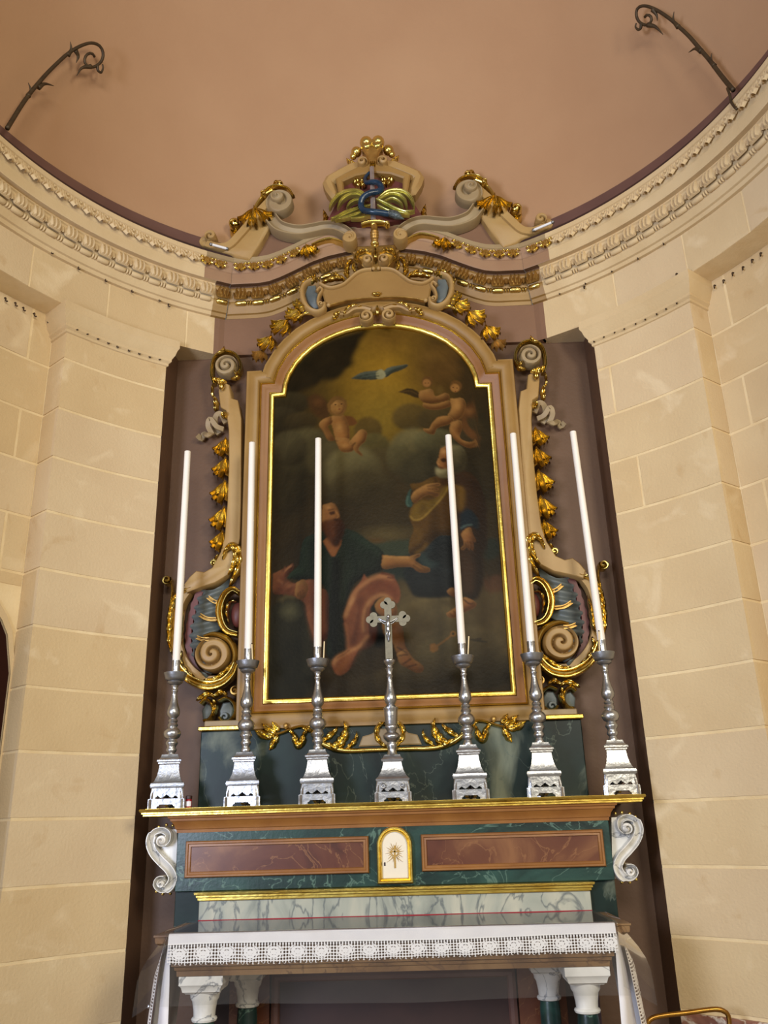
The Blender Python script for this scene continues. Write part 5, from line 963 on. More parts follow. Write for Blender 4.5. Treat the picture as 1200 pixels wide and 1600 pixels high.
# ------------------------------------------------------------------ predella panel, gradine, table
def sweep_xy(path, prof):
    """moulding run in plan (x, y) with profile (outwards, z)"""
    rows = [[(q[0], q[1], z) for q in offset(path, d, False)] for d, z in prof]; n = len(path); V = sum(rows, []); F = []
    for k in range(len(prof)-1):
        for i in range(n-1): F.append((k*n+i, k*n+i+1, (k+1)*n+i+1, (k+1)*n+i))
    F.append(tuple(range(n-1, -1, -1))); F.append(tuple((len(prof)-1)*n+i for i in range(n)))
    return V, F
def U(x, yf, yb): return [(-x, yb), (-x, yf), (x, yf), (x, yb)]
PN = empty('marbled_panel', (0, 0, 1.745), 'dark green marbled panel behind the candlesticks', 'panel')
mk('panel', box(-1.29, 1.29, -.08, .11, 1.745, 2.245, .006), M['green2'], PN, 30)
for s in (-1, 1):
    a, b = sorted((s*1.0, s*1.305))
    mk('gilt_ledge', join(box(a, b, -.115, .1, 2.245, 2.275, .006)), M['gold_pale'], PN, 30)
    a, b = sorted((s*1.0, s*1.27))
    mk('ledge_top', box(a, b, -.08, .1, 2.275, 2.315, .006), M['tan_grey'], PN, 30)
GL = empty('gilt_garland', (0, -.08, 2.1), 'gilded acanthus garland along the foot of the picture frame', 'garland')
def gb(n, vf, mt='gold'):
    vf = ([(p[0], p[1], 2.165+(p[2]-2.165)*1.22) for p in vf[0]], vf[1])
    mk(n, vf, M[mt], GL, 45); mk(n, mir(vf), M[mt], GL, 45)
gb('laurel_leaf', leaf([(-.782,2.196),(-.851,2.198),(-.921,2.229)], .03, -.075, .04, 2, None, .2)); gb('laurel_leaf', leaf([(-.764,2.203),(-.826,2.235),(-.87,2.262)], .026, -.075, .05, 2, None, .2)); gb('laurel_leaf', leaf([(-.756,2.195),(-.79,2.154),(-.815,2.117)], .03, -.075, .045, 2, None, .2)); gb('laurel_leaf', leaf([(-.747,2.22),(-.782,2.246),(-.8,2.272)], .024, -.08, .04, 2, None, .2))
gb('berry', sphere(([(-.704,2.244)][0][0], -.10, [(-.704,2.244)][0][1]), .018, 8, 12), 'gold_dull')
gb('stem', strip([(-.773,2.199),(-.708,2.214),(-.652,2.233),(-.582,2.24),(-.513,2.216)], .009, -.075, .04, ROUND, 20))
gb('wave_leaf', leaf([(-.686,2.226),(-.651,2.191),(-.634,2.149),(-.599,2.148),(-.582,2.198),(-.548,2.222)], .03, -.075, .055, 5, None, .2)); gb('wave_leaf', leaf([(-.6,2.232),(-.539,2.226),(-.504,2.187),(-.47,2.152)], .028, -.075, .05, 4, None, .2))
gb('acanthus', leaf([(-.435,2.143),(-.375,2.124),(-.323,2.16),(-.296,2.213),(-.309,2.26)], .036, -.08, .06, 5, None, .4)); gb('acanthus', leaf([(-.47,2.152),(-.409,2.184),(-.366,2.212),(-.348,2.232)], .022, -.08, .05, 3, None, .3)); gb('acanthus', leaf([(-.298,2.113),(-.246,2.145),(-.224,2.178),(-.227,2.203)], .02, -.08, .05, 3, None, .4))
gb('rim', strip([(-.513,2.179),(-.435,2.134),(-.341,2.106),(-.246,2.099),(-.148,2.1),(.011,2.099)], lambda t: .018-.006*t, -.075, .04, ROUND, 30)); gb('acanthus', leaf([(-.023,2.117),(-.065,2.139),(-.09,2.182),(-.071,2.231),(-.028,2.247)], .026, -.08, .05, 4, None, .4))
mk('cartouche_field', prism([(x, z) for x, z in [(-.212,2.111),(-.185,2.176),(-.124,2.191),(-.08,2.223)]]+[(-x, z) for x, z in reversed([(-.212,2.111),(-.185,2.176),(-.124,2.191),(-.08,2.223)])], -.06, -.10, .008), M['tan_grey'], GL, 30)

GR = empty('altar_gradine', (0, -.2, 1.26), 'green marbled candle shelf with gilt edge and two brown panels', 'altar shelf')
mk('shelf_edge', sweep_xy(U(1.545, -.40, -.02), [(-.05, 1.70), (0, 1.70), (.006, 1.703), (.006, 1.712), (.014, 1.716), (.014, 1.724), (.024, 1.729), (.028, 1.737), (.024, 1.745), (-.05, 1.746)]), M['gold_pale'], GR, 35)
mk('shelf_board', box(-1.54, 1.54, -.40, .1, 1.703, 1.7465), M['gold_pale'], GR, None)
mk('cornice', sweep_xy(U(1.345, -.335, -.02), [(0, 1.60), (.004, 1.60), (.006, 1.618), (.012, 1.622), (.018, 1.645), (.034, 1.668), (.04, 1.67), (.042, 1.684), (.052, 1.688), (.056, 1.702), (0, 1.702)]), M['wood'], GR, 35)
mk('body', box(-1.345, 1.345, -.335, .09, 1.26, 1.605, .004), M['green'], GR, 30)
def rect(x0, x1, z0, z1): return [(x0, z0), (x1, z0), (x1, z1), (x0, z1)]
for x0, x1 in ((-1.285, -.143), (.181, 1.30)):
    r = rect(x0, x1, 1.337, 1.55)
    pn = mk('brown_panel', prism(offset(r, -.03, True), -.33, -.342), M['brownmarble'], GR, None)
    mk('panel_frame', sweep(r, [(0, -.33), (0, -.35), (-.006, -.358), (-.016, -.358), (-.02, -.35), (-.032, -.352), (-.036, -.34)]), M['wood'], pn, 40)
# white marbled side scrolls
def sidescroll(s):
    P_ = [(-1.43,1.54),(-1.407,1.562),(-1.409,1.6),(-1.451,1.62),(-1.499,1.603),(-1.516,1.55),(-1.491,1.49),(-1.44,1.437),(-1.389,1.391),(-1.361,1.339),(-1.382,1.289),(-1.429,1.276),(-1.463,1.305),(-1.449,1.334),(-1.421,1.333)]
    vf = strip(P_, lambda t: .030 if .25 < t < .8 else .020, -.20, .14, TROUGH, 70)
    bd = prism([(-1.37,1.622),(-1.46,1.624),(-1.514,1.58),(-1.51,1.528),(-1.449,1.452),(-1.372,1.376),(-1.36,1.31),(-1.389,1.275),(-1.333,1.266)], -.12, -.27)
    kn = join(volute(*[(-1.443,1.556)][0], .034, -.25, .10, 1, 1, 0, .02, .3), volute(*[(-1.432,1.312)][0], .026, -.25, .10, 1, -1, 0, .02, .3))
    bead = [sphere((x, -.27, z), .008, 6, 8) for x, z in cr([(-1.546,1.574),(-1.524,1.498),(-1.476,1.438),(-1.42,1.385),(-1.394,1.347)], 10)]+[sphere((x, -.27, z), .010, 6, 8) for x, z in [(-1.517,1.622),(-1.485,1.64),(-1.437,1.65),(-1.396,1.645),(-1.476,1.262),(-1.435,1.247),(-1.388,1.249)]]
    lf = leaf([(-1.446,1.415),(-1.412,1.377),(-1.393,1.333)], .02, -.26, .05, 2)
    mm = (lambda v: v) if s < 0 else (lambda v: ([(-p[0]+.01, p[1], p[2]-.006) for p in v[0]], [tuple(reversed(q)) for q in v[1]]))
    o = mk('side_scroll', mm(join(vf, bd, kn)), M['whitemarble'], GR, 40); mk('gilt_beading', mm(join(lf, *bead)), M['gold'], o, 45)
sidescroll(-1); sidescroll(1)

TBN = empty('tabernacle', (.017, -.34, 1.272), 'small arched cream tabernacle door in a gilt frame between brown panels', 'tabernacle')
def arch2(cx, hw, z0, zs_, n=14): return [(cx-hw, z0), (cx+hw, z0)]+[(cx+hw*math.cos(PI*i/n), zs_+hw*math.sin(PI*i/n)) for i in range(n+1)]
ta = arch2(.017, .11, 1.274, 1.492)
mk('frame', sweep(ta, [(0, -.33), (0, -.362), (-.006, -.37), (-.014, -.37), (-.018, -.36), (-.026, -.365), (-.032, -.352)]), M['gold_pale'], TBN, 40)
mk('door', prism(offset(ta, -.026, True), -.33, -.346), M['cream'], TBN, None)
em = [prism(rect(.012, .022, 1.362, 1.49), -.345, -.351), prism(rect(-.012, .046, 1.452, 1.46), -.345, -.351)]
for k in range(20):
    a = 2*PI*k/20+.1; r0, r1 = .018, (.046 if k % 2 else .058)
    c0 = (.017+r0*math.cos(a), 1.452+r0*math.sin(a)); c1 = (.017+r1*math.cos(a), 1.452+r1*math.sin(a)); nx_, nz_ = -math.sin(a)*.0032, math.cos(a)*.0032
    em.append(prism([(c0[0]-nx_, c0[1]-nz_), c1, (c0[0]+nx_, c0[1]+nz_)], -.345, -.350))
for s in (-1, 1): em.append(prism([(.017+s*.01, 1.425), (.017+s*.05, 1.395), (.017+s*.012, 1.418)], -.345, -.350))
mk('rayed_cross', join(*em), M['goldpaint'], TBN, None)
mk('keyhole', join(prism(arch2(-.046, .005, 1.376, 1.392), -.345, -.349)), M['dark'], TBN, None)

LP = empty('lower_plinth', (0, -.3, 1.09), 'grey veined marble plinth with gilt top ledge above the altar table', 'plinth')
mk('gilt_ledge', sweep_xy(U(1.19, -.345, -.05), [(-.02, 1.205), (.0, 1.205), (.006, 1.21), (.006, 1.222), (.014, 1.226), (.014, 1.236), (.024, 1.242), (.026, 1.255), (-.02, 1.26)]), M['gold_pale'], LP, 35)
mk('marble_block', box(-1.19, 1.19, -.335, .05, 1.085, 1.21, .003), M['greymarble'], LP, 30)
for s in (-1, 1):
    a, b = sorted((s*1.19, s*1.35)); mk('base_block', box(a, b, -.30, .09, 1.03, 1.26, .004), M['green2'], LP, 30)

TBL = empty('altar_table', (0, -.6, 0), 'altar table with brown veined slab on white marble capitals', 'altar table')
mk('slab', sweep_xy(U(1.235, -.90, -.1), [(0, 1.03), (.02, 1.032), (.035, 1.042), (.038, 1.055), (.038, 1.07), (.045, 1.074), (.045, 1.083), (0, 1.084)]), M['slabmarble'], TBL, 35)
mk('slab_core', box(-1.15, 1.15, -.925, -.15, .93, 1.06), M['slabmarble'], TBL, None)
mk('fascia', sweep_xy(U(1.13, -.90, -.2), [(0, .878), (.02, .88), (.022, .905), (.03, .91), (.034, .925), (.045, .93), (.045, .95), (0, .95)]), M['slabmarble'], TBL, 35)
def sq(prof, cx, cy, b=.0):
    V = []; F = []
    for r, z in prof: V += [(cx-r, cy-r, z), (cx+r, cy-r, z), (cx+r, cy+r, z), (cx-r, cy+r, z)]
    for i in range(len(prof)-1):
        for k in range(4): j=(k+1)%4; F.append((i*4+k, i*4+j, i*4+4+j, i*4+4+k))
    F.append((3,2,1,0)); n = len(prof)*4; F.append((n-4, n-3, n-2, n-1))
    return V, F
for cx, cy in ((-1.02, -.80), (1.03, -.80), (-.86, -.42), (.88, -.42)):
    col = mk('column', lathe([(.075, 0), (.075, .10), (.06, .12), (.058, .60), (.052, .655)], cx, cy, 0, 20), M['green'], TBL, 40)
    mk('capital', join(sq([(.118, .878), (.118, .835), (.108, .826), (.10, .80), (.092, .796), (.086, .79)], cx, cy), lathe([(.052, .645), (.066, .65), (.07, .66), (.066, .668), (.058, .672), (.06, .70), (.068, .745), (.078, .76), (.08, .775), (.088, .79), (.09, .80)], cx, cy, 0, 22)), M['whitemarble'], col, 40)
mk('back_panel', box(-1.2, 1.2, -.22, -.16, 0, .93), M['dark'], TBL, None)
for x0, x1 in ((-.70, .66),):
    r = rect(x0, x1, .12, .74)
    bp_ = mk('front_panel', prism(r, -.2, -.235), M['dark'], TBL, None)  # dark colour chosen to carry the shade under the table
    mk('panel_frame', sweep(r, [(.05, -.2), (.05, -.25), (.03, -.26), (.01, -.255), (0, -.24)]), M['brown'], bp_, 40)
mk('side_panel', box(-1.0, -.76, -.26, -.2, 0, .93), M['brownmarble'], TBL, None); mk('side_panel', box(.72, 1.0, -.26, -.2, 0, .93), M['brownmarble'], TBL, None)

# cloths on the table
RC = empty('red_cloth', (0, -.6, 1.085), 'dark red cloth with bright red braid lying on the altar table', 'cloth')
mk('cloth_sheet', box(-1.19, 1.19, -.935, -.332, 1.0845, 1.0895), M['redcloth'], RC, None)
mk('braid', tube([(-1.19, -.338, 1.094), (0, -.338, 1.094), (1.19, -.338, 1.094)], .006, 12, 8), M['redtrim'], RC)
AC = empty('altar_cloth', (0, -.95, 1.05), 'white linen altar cloth with a broad crochet lace border', 'altar cloth')
def wob(x, z): return .004*math.sin(7*x+2)+.003*math.sin(17*x+11*z)
def frontc(u, v):
    x = -1.192+2.384*u
    if v < .2: return (x, -.90-.05*v/.2, 1.092+.001*math.sin(9*x))
    if v < .3: k=(v-.2)/.1; return (x, -.953-.008*math.sin(k*PI/2)+wob(x, 1)*.3, 1.092-.008*k)
    k = (v-.3)/.7; z = 1.084-.042*k-.005*math.sin(3.1*x+1)*k; return (x, -.962+wob(x, z)-.008*k, z)
mk('linen_sheet', grid(120, 18, frontc), M['cloth'], AC, 180)
def lace_mat():
    m = bpy.data.materials.new('crochet_lace'); m.use_nodes = True; nt = m.node_tree; b = nt.nodes['Principled BSDF']; L = nt.links.new
    b.inputs['Base Color'].default_value = (*s2l((232, 228, 226)), 1); b.inputs['Roughness'].default_value = .9
    uv = nt.nodes.new('ShaderNodeUVMap'); sp = nt.nodes.new('ShaderNodeSeparateXYZ'); L(uv.outputs[0], sp.inputs[0])
    def mth(op, a, b_=None, c_=None):
        n = nt.nodes.new('ShaderNodeMath'); n.operation = op
        for i, v in enumerate((a, b_, c_)):
            if v is None: continue
            if isinstance(v, (int, float)): n.inputs[i].default_value = v
            else: L(v, n.inputs[i])
        return n.outputs[0]
    u, v = sp.outputs[0], sp.outputs[1]               # u in metres along, v 0 bottom .. 1 top
    P_ = .127
    fu = mth('SUBTRACT', mth('FRACT', mth('DIVIDE', u, P_)), .5)
    d = mth('SQRT', mth('ADD', mth('POWER', mth('MULTIPLY', fu, 2.7), 2), mth('POWER', mth('MULTIPLY', mth('SUBTRACT', v, .52), 3.0), 2)))   # medallion distance
    med = mth('LESS_THAN', d, .72); ring = mth('LESS_THAN', mth('ABSOLUTE', mth('SUBTRACT', d, .93)), .06)
    pet = mth('GREATER_THAN', mth('ABSOLUTE', mth('SUBTRACT', d, .36)), .05)
    gu = mth('SUBTRACT', mth('FRACT', mth('DIVIDE', u, .0159)), .5); gv = mth('SUBTRACT', mth('FRACT', mth('MULTIPLY', v, 7)), .5)
    mesh = mth('GREATER_THAN', mth('SQRT', mth('ADD', mth('POWER', gu, 2), mth('POWER', gv, 2))), .37)
    solid = mth('MAXIMUM', mth('MAXIMUM', mth('MULTIPLY', med, pet), ring), mesh)
    top = mth('GREATER_THAN', v, .93); hol = mth('MULTIPLY', mth('GREATER_THAN', v, .80), mth('LESS_THAN', mth('ABSOLUTE', gu), .22)); hol = mth('MULTIPLY', hol, mth('LESS_THAN', v, .90))
    solid = mth('MAXIMUM', mth('MULTIPLY', solid, mth('SUBTRACT', 1, hol)), top)
    sc_ = mth('MULTIPLY', mth('ABSOLUTE', mth('SINE', mth('MULTIPLY', u, PI/.028))), .11)   # scalloped lower edge
    inside = mth('GREATER_THAN', mth('ADD', v, sc_), .115)
    L(mth('MULTIPLY', solid, inside), b.inputs['Alpha'])
    return m
M['lace'] = lace_mat()
def uvmesh(name, nu, nv, fn, uvf, mt, par):
    v, f = grid(nu, nv, fn); o = mk(name, (v, f), mt, par, 180)
    lay = o.data.uv_layers.new(name='lace')
    for lp in o.data.loops:
        i, j = divmod(lp.vertex_index, nv); lay.data[lp.index].uv = uvf(i/(nu-1), j/(nv-1))
    return o
def lacef(u, v):
    x = -1.192+2.384*u; z1 = 1.043-.005*math.sin(3.1*x+1); z0 = .946+.006*math.sin(2.2*x)-.004*abs(math.sin(PI*x/.168))
    z = z0+(z1-z0)*v; return (x, -.971+wob(x, z)*1.2, z)
uvmesh('lace_border', 130, 8, lacef, lambda u, v: (u*2.384, v), M['lace'], AC)
# falls at both ends: linen with lace along the outer edge
for s in (-1, 1):
    def fall(u, v):
        z = 1.09-.62*v; x = 1.19-.03*v+u*(.010+.12*v**.6); y = -.958+.16*u*u+.012*math.sin(5*v+4*u)-.01*v
        return (s*x, y, z)
    mk('end_fall', grid(12, 26, fall), M['cloth'], AC, 180)
    def fl(u, v):
        z = 1.085-.62*v; x0 = 1.19+.008*v+(.010+.085*v**.6); x = x0+u*.062*min(1, v*3); y = -.798-.012+.05*u-.13+.012*math.sin(5*v+4)
        return (s*x, y+.12*u*u, z)
    uvmesh('lace_edge', 8, 26, fl, lambda u, v: (v*.62+.05, 1-u), M['lace'], AC)
    def bk(u, v): return (s*(1.26+.06*v+.012*math.sin(9*u)), -.80+.55*u, 1.085-.62*v)
    mk('end_drop', grid(16, 12, bk), M['cloth'], AC, 180)

# clear plastic protecting sheet over the cloth
def plastic():
    m = bpy.data.materials.new('clear_plastic'); m.use_nodes = True; nt = m.node_tree; L = nt.links.new
    for n in list(nt.nodes):
        if n.type != 'OUTPUT_MATERIAL': nt.nodes.remove(n)
    out = nt.nodes['Material Output']; tr = nt.nodes.new('ShaderNodeBsdfTransparent'); tr.inputs[0].default_value = (.93, .93, .92, 1)
    gl = nt.nodes.new('ShaderNodeBsdfGlossy'); gl.inputs['Roughness'].default_value = .04; fr = nt.nodes.new('ShaderNodeFresnel'); fr.inputs[0].default_value = 1.5
    df = nt.nodes.new('ShaderNodeBsdfDiffuse'); df.inputs[0].default_value = (.7, .68, .66, 1)
    m1_ = nt.nodes.new('ShaderNodeMixShader'); m1_.inputs[0].default_value = .025; L(tr.outputs[0], m1_.inputs[1]); L(df.outputs[0], m1_.inputs[2])
    mx = nt.nodes.new('ShaderNodeMixShader'); L(fr.outputs[0], mx.inputs[0]); L(m1_.outputs[0], mx.inputs[1]); L(gl.outputs[0], mx.inputs[2]); L(mx.outputs[0], out.inputs[0])
    return m
M['plastic'] = plastic()
PS = empty('plastic_sheet', (0, -1, 1.09), 'clear plastic sheet covering the altar cloth and hanging down in front', 'plastic sheet')
def ptop(u, v): return (-1.2+2.4*u, -.97+.62*v, 1.0965+.001*math.sin(20*u))
def pfr(u, v):
    x = -1.2+2.4*u; return (x*(1+.02*v), -.978-.012*math.sin(PI/2*v)-.006*math.sin(8*u*PI)*v, 1.096-.006*0-.345*v+.006*math.sin(9*u))
mk('top_sheet', grid(12, 3, ptop), M['plastic'], PS, 180); mk('front_drop', grid(40, 8, pfr), M['plastic'], PS, 180)
for s in (-1, 1):
    def pf(u, v):
        w_ = .03+.13*math.sin(min(1, v*1.6)*PI/2); return (s*(1.20+w_*u), -.985+.10*u*(1-v)+.01, 1.092-(.30+.07*u)*v-.02*u)
    mk('side_flap', grid(6, 8, pf), M['plastic'], PS, 180)

# ------------------------------------------------------------------ candlesticks, candles, crucifix
SH = 1.7465
def tri(prof, cut=.16):
    """three-sided base with cut-off corners: prof = (half width of the front face, z)"""
    V = []; F = []
    for hw, z in prof:
        ap = hw*.60; pts_ = []
        for k in range(3):
            a = -PI/2+k*2*PI/3; d = (math.cos(a), math.sin(a)); t = (-math.sin(a), math.cos(a))
            for q in (-1, 1): pts_.append((d[0]*ap+t[0]*q*hw, d[1]*ap+t[1]*q*hw))
        V += [(x, y, z) for x, y in pts_]
    for i in range(len(prof)-1):
        for k in range(6): j=(k+1)%6; F.append((i*6+k, i*6+j, i*6+6+j, i*6+6+k))
    F.append((5,4,3,2,1,0)); n = len(prof)*6; F.append(tuple(range(n-6, n)))
    return V, F
def tri_plates(outline, hw, th):
    """one fretted plate on each of the three sides; outline in (u, z), u from -1 to 1"""
    out = []
    for k in range(3):
        v, f = prism([(u*hw, z) for u, z in outline], -hw*.60+th, -hw*.60)
        out.append(xf((v, f), Matrix.Rotation(k*2*PI/3, 4, 'Z')))
    return join(*out)
FOOT = [(-1, 0), (-.5, 0), (-.5, .012), (-.40, .018), (-.36, .026), (.36, .026), (.40, .018), (.5, .012), (.5, 0), (1, 0), (1, .058), (-1, .058)]
APRON = [(-1.0, .060), (-.72, .060), (-.66, .072), (-.52, .080), (-.40, .068), (-.28, .066), (-.12, .078), (0, .088), (.12, .078), (.28, .066), (.40, .068), (.52, .080), (.66, .072), (.72, .060), (1.0, .060), (.98, .09), (.90, .125), (-.90, .125), (-.98, .09)]
def stick(loc, rot, label, tall=1.0):
    R = empty('candlestick', (0, 0, 0), label, 'candlestick', 'silver candlesticks on the gilt shelf')
    mk('foot', join(tri_plates(FOOT, .115, .024), tri([(.112, .052), (.112, .061)])), M['silver'], R, 30)
    mk('apron', join(tri_plates(APRON, .104, .02), tri([(.094, .118), (.094, .126)])), M['silver'], R, 30)
    mk('base', tri([(.098, .122), (.106, .130), (.109, .145), (.104, .158), (.092, .163), (.086, .172), (.074, .20), (.066, .235), (.062, .272), (.070, .278), (.070, .286), (.078, .292), (.078, .302), (.066, .308), (.058, .318), (.052, .336)]), M['silver'], R, 32)
    z = lambda y: 0
    sh = [(.03, .325), (.034, .335), (.026, .35), (.024, .36), (.034, .372), (.036, .384), (.028, .395), (.030, .405), (.040, .42), (.041, .43), (.032, .442), (.030, .45), (.048, .462), (.057, .482), (.055, .502), (.042, .52), (.030, .528), (.030, .536), (.036, .545), (.030, .556), (.026, .562), (.033, .572), (.030, .582), (.022, .59), (.028, .598), (.040, .612), (.044, .632), (.040, .655), (.031, .68), (.024, .71), (.019, .745), (.017, .77), (.022, .776), (.022, .784), (.018, .79), (.022, .81), (.026, .818)]
    mk('shaft', lathe([(r, zz*tall) for r, zz in sh], 0, 0, 0, 24), M['silver'], R, 50)
    t0 = .818*tall
    mk('drip_pan', lathe([(.022, t0), (.034, t0+.004), (.05, t0+.016), (.052, t0+.024), (.045, t0+.028), (.060, t0+.034), (.066, t0+.042), (.070, t0+.055), (.078, t0+.08), (.0785, t0+.083), (.074, t0+.083), (.03, t0+.066)], 0, 0, 0, 30), M['silver_dark'], R, 40)
    mk('socket', lathe([(.03, t0+.06), (.028, t0+.07), (.0275, t0+.16), (.0285, t0+.163), (.0285, t0+.168), (.024, t0+.168)], 0, 0, 0, 20), M['silver'], R, 40)
    R.location = loc; R.rotation_euler = (0, 0, rot); return t0+.165
lab = ['far left', 'second from the left', 'third from the left', 'third from the right', 'second from the right', 'far right']
notes = ['beside the small red jar', 'in front of the left frame edge', 'in front of the seated figure', 'in front of the standing figure', 'in front of the right frame edge', 'near the right end of the shelf']
# base x, candle foot (x, z), candle tip (x, z)
ST = [(-1.435, 2.70, 4.262, 0.0), (-.943, 2.762, 4.31, .0), (-.468, 2.756, 4.32, -.0), (.511, 2.744, 4.30, .0), (.975, 2.742, 4.29, .0), (1.448, 2.734, 4.285, .0)]
LEAN = [-.004, -.014, .006, -.008, .004, -.03]
for i, (x, zf, zt_, _) in enumerate(ST):
    H = zf-SH-.0; tall = (H-.165)/.818
    h = stick((x, -.265, SH), (.06, -.03, .02, -.05, .04, .10)[i], 'silver three-footed candlestick %s, %s' % (lab[i], notes[i]), tall)
    l = LEAN[i]; z0 = SH+h-.035
    cd = empty('candle', (x, -.265, z0), 'tall white altar candle %s, %s' % (lab[i], ['standing before the bare mauve wall on the left', 'in front of the left frame moulding', 'rising before the bearded seated figure', 'rising before the bearded standing figure', 'in front of the right frame moulding', 'standing before the bare mauve wall on the right'][i]), 'candle', 'tall white candles')
    p0, p1 = (x, -.265, z0), (x+l, -.265, zt_)
    mk('wax', join(tube([p0, ((p0[0]+p1[0])/2, -.265, (z0+zt_)/2), p1], lambda t: .0265-.0035*t, 14, 18), sphere((p1[0], p1[1], p1[2]), .023, 6, 18, 1, .25)), M['wax'], cd, 60)
    mk('wick', tube([(p1[0], p1[1], p1[2]), (p1[0]+.002, p1[1], p1[2]+.016)], .0018, 4, 6), M['hook'], cd)
for x, dx, lb in ((-.425, .006, 'thin wooden taper stick leaning in the third drip pan from the left'), (.545, .014, 'thin wooden taper stick leaning in the third drip pan from the right'), (-.905, -.008, 'thin taper stick leaning in the second drip pan from the left'), (1.42, .01, 'thin pale taper stick beside the far right candle')):
    o = empty('taper_stick', (x, -.295, 2.66), lb, 'taper stick')
    mk('stick', tube([(x, -.295, 2.655), (x+dx, -.297, 2.79)], .0042, 4, 8), mat('pale_wood', (226, 204, 160), .7) if 'pale_wood' not in bpy.data.materials else bpy.data.materials['pale_wood'], o)
    mk('tip', sphere((x+dx, -.297, 2.793), .0055, 6, 8), M['hook'], o)

# crucifix stand and crucifix
KX = .017
M['pewter'] = mat('dull_pewter', (116, 110, 92), .45, .3, (98, 92, 76), 30)
CS = empty('crucifix_stand', (0, 0, 0), 'silver crucifix stand in the middle of the shelf', 'crucifix stand')
mk('foot', join(tri_plates(FOOT, .115, .024), tri([(.112, .052), (.112, .061)])), M['silver'], CS, 30)
mk('apron', join(tri_plates(APRON, .106, .02), tri([(.094, .118), (.094, .126)]), *[volute(q*.06, .098, .02, -.064, .012, 1.2, q) for q in (-1, 1)]), M['silver'], CS, 30)
mk('base', tri([(.098, .122), (.106, .130), (.108, .14), (.096, .15), (.088, .16), (.072, .19), (.062, .22), (.058, .245), (.068, .25), (.072, .262), (.060, .27), (.05, .29)]), M['silver'], CS, 32)
sh = [(.03, .28), (.036, .29), (.028, .31), (.026, .33), (.034, .345), (.03, .36), (.028, .37), (.046, .385), (.056, .40), (.056, .412), (.044, .428), (.03, .436), (.034, .45), (.042, .46), (.042, .472), (.036, .48), (.040, .49), (.045, .56), (.046, .575), (.05, .582), (.05, .592), (.036, .6), (.026, .61), (.034, .622), (.042, .64), (.042, .66), (.034, .685), (.026, .72), (.02, .76), (.018, .79), (.024, .80), (.018, .81), (.022, .835), (.028, .85), (.02, .86), (.022, .87), (.034, .885), (.042, .895), (.042, .905), (.03, .912)]
mk('shaft', lathe(sh, 0, 0, 0, 24), M['silver'], CS, 50)
CS.location = (KX, -.265, SH)
CX = empty('crucifix', (KX, -.265, SH+.905), 'flat silver crucifix with trefoil arms and a small hanging figure', 'crucifix')
zc = 2.935
def cross_outline():
    w_ = .022; a = .085; o = []
    def tre(dx, dz):
        px_, pz_ = -dz, dx; pts_ = []
        c0 = (dx*a, dz*a)
        for ox, r0, a0, a1 in (((-1, .024, 200, 20)), ((0, .03, 110, -110)), ((1, .024, -20, -200))):
            cc = (c0[0]+px_*ox*-.026*1+(dx*.028 if ox == 0 else 0), c0[1]+pz_*ox*-.026+(dz*.028 if ox == 0 else 0))
            b0 = math.atan2(dz, dx)
            for k in range(7):
                an = b0+math.radians(a0+(a1-a0)*k/6); pts_.append((cc[0]+r0*math.cos(an), cc[1]+r0*math.sin(an)))
        return pts_
    up, rt, lf = tre(0, 1), tre(1, 0), tre(-1, 0)
    o = [(-w_, -.26), (-w_, -w_)]+lf+[(-w_, w_)]+up+[(w_, w_)]+rt+[(w_, -w_), (w_, -.26)]
    return o
from_out = [(KX+x, zc+z) for x, z in cross_outline()]
bar = join(prism([(KX-.024, SH+.90), (KX+.024, SH+.90), (KX+.024, zc+.10), (KX-.024, zc+.10)], -.259, -.271), prism([(KX-.10, zc-.022), (KX+.10, zc-.022), (KX+.10, zc+.022), (KX-.10, zc+.022)], -.259, -.2712))
def trefoil(cx, cz, dx, dz):
    px_, pz_ = -dz, dx; out = []
    for ox, al in ((-1, 0), (1, 0), (0, 1), (0, .35)):
        c0 = (cx+px_*ox*.026+dx*.026*al, cz+pz_*ox*.026+dz*.026*al); n = 18
        out.append(prism([(c0[0]+.026*math.cos(2*PI*k/n), c0[1]+.026*math.sin(2*PI*k/n)) for k in range(n)], -.258-.0006*ox, -.2705-.0006*(ox+al)))
    return out
mk('cross', join(bar, *trefoil(KX-.10, zc, -1, 0), *trefoil(KX+.10, zc, 1, 0), *trefoil(KX, zc+.10, 0, 1)), M['pewter'], CX, 30)
mk('rays', strip([(KX-.065, zc+.0), (KX-.03, zc-.03), (KX, zc-.038), (KX+.03, zc-.03), (KX+.065, zc+.0)], .004, -.27, .006, ROUND, 16), M['silver'], CX)
def corpus():
    y = -.285
    body = tube([(KX, y, zc-.005), (KX, y-.002, zc-.03), (KX+.002, y-.002, zc-.06), (KX-.001, y, zc-.08)], lambda t: .010+.007*math.sin(PI*min(1, t*1.2))-.002*t, 16, 12)
    l1 = tube([(KX-.006, y, zc-.075), (KX-.010, y-.008, zc-.105), (KX-.004, y, zc-.135), (KX, y+.003, zc-.155)], lambda t: .0085-.0045*t, 14, 10)
    l2 = tube([(KX+.006, y, zc-.075), (KX+.008, y-.010, zc-.105), (KX+.003, y-.004, zc-.135), (KX+.001, y-.002, zc-.155)], lambda t: .0085-.0045*t, 14, 10)
    ar = [tube([(KX+q*.010, y, zc-.022), (KX+q*.034, y+.004, zc-.014), (KX+q*.058, y+.008, zc+.002), (KX+q*.066, y+.009, zc+.006)], lambda t: .0062-.0028*t, 14, 10) for q in (-1, 1)]
    hd = sphere((KX+.003, y-.006, zc+.012), .012, 10, 14, 1, 1.25, .9); nk = tube([(KX, y, zc-.012), (KX+.002, y-.003, zc+.006)], .005, 5, 8)
    return join(body, l1, l2, *ar, hd, nk)
fg = mk('figure', corpus(), M['silver'], CX, 180)
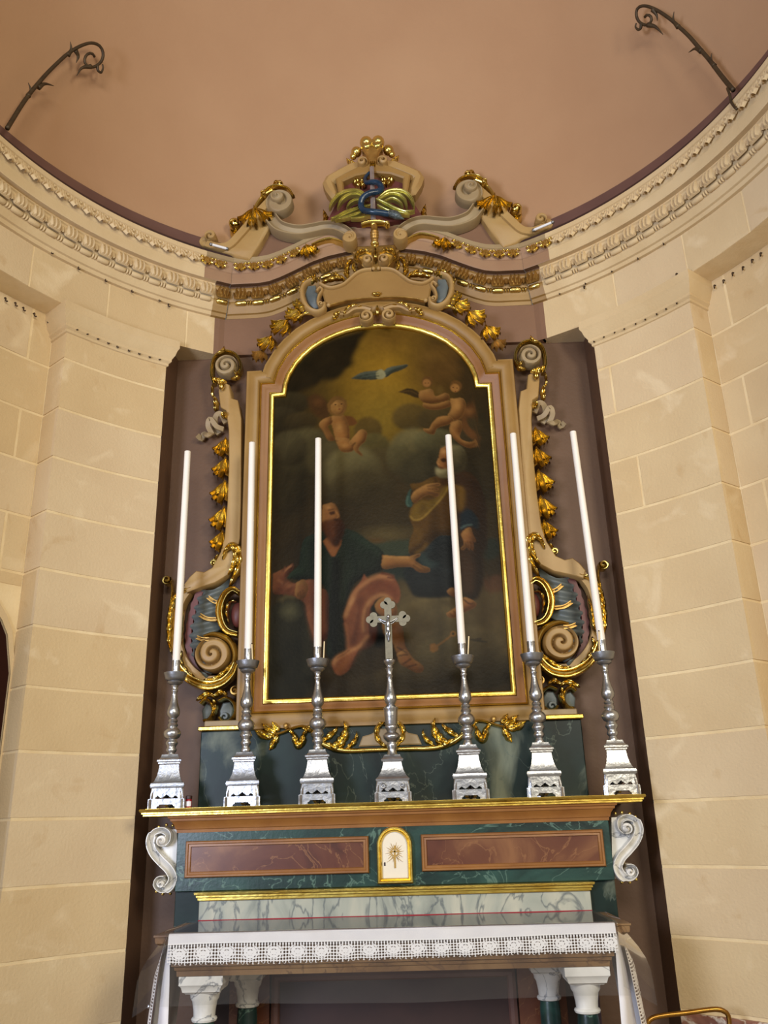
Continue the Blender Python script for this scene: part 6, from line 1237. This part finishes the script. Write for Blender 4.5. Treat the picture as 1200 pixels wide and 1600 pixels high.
mk('loincloth', tube([(KX-.001, -.286, zc-.062), (KX-.001, -.287, zc-.088)], lambda t: .0165-.002*t, 6, 12), M['silver'], fg, 180)

# small red jar beside the left candlestick
jx = [(-1.298,1.797)][0][0]
JR = empty('red_jar', (jx, -.28, SH), 'small dark red glass jar on the shelf by the far left candlestick', 'jar')
mk('body', lathe([(.018, 0), (.02, .004), (.02, .05), (.017, .056)], jx, -.28, SH, 18), M['redjar'], JR, 40)
mk('lid', lathe([(.019, .056), (.021, .058), (.021, .074), (.018, .077)], jx, -.28, SH, 18), M['dark'], JR, 40)
mk('paper_label', grid(8, 2, lambda u, v: (jx+.0206*math.cos(-PI*.75+u*PI*.6), -.28+.0206*math.sin(-PI*.75+u*PI*.6), SH+.012+.03*v)), M['white'], JR, 180)

# brass barrier stand at the lower right
bx = [(1.362,.417),(1.387,.527),(1.413,.563),(1.478,.578),(1.62,.59),(1.763,.603),(1.817,.593),(1.839,.555),(1.821,.409)]
BS = empty('brass_barrier', (1.53, -.55, 0), 'bent brass tube rail standing at the lower right by the wall', 'rail')
pb = [(bx[0][0]-.01, -.55, .06), (bx[0][0], -.55, .3)]+[(x, -.55, z) for x, z in bx]+[(bx[-1][0], -.55, .3), (bx[-1][0]+.01, -.55, .06)]
mk('rail', tube(pb, .0135, 90, 12), M['brass'], BS, 180)
mk('crossbar', tube([(bx[0][0], -.55, .25), (bx[-1][0], -.55, .25)], .011, 8, 10), M['brass'], BS, 180)
for x in (bx[0][0]-.01, bx[-1][0]+.01): mk('foot', join(tube([(x, -.73, .02), (x, -.55, .04), (x, -.37, .02)], .016, 14, 10), lathe([(.02, 0), (.02, .02), (.012, .07)], x, -.55, .02, 14)), M['brass'], BS, 60)
# loose cable hanging over the right cornice
cb = [(68.371,6.194),(68.542,6.124),(68.52,6.07),(68.867,6.01),(69.2,5.973)]
tag(mk('cable', tube([C3(t, 2.63+.0*i, z) for i, (t, z) in enumerate(cb)], .009, 20, 8), M['iron'], None, 180, C3(cb[0][0], 2.63, cb[0][1])), 'short dark cable end hanging over the right cornice below the bracket', 'cable')
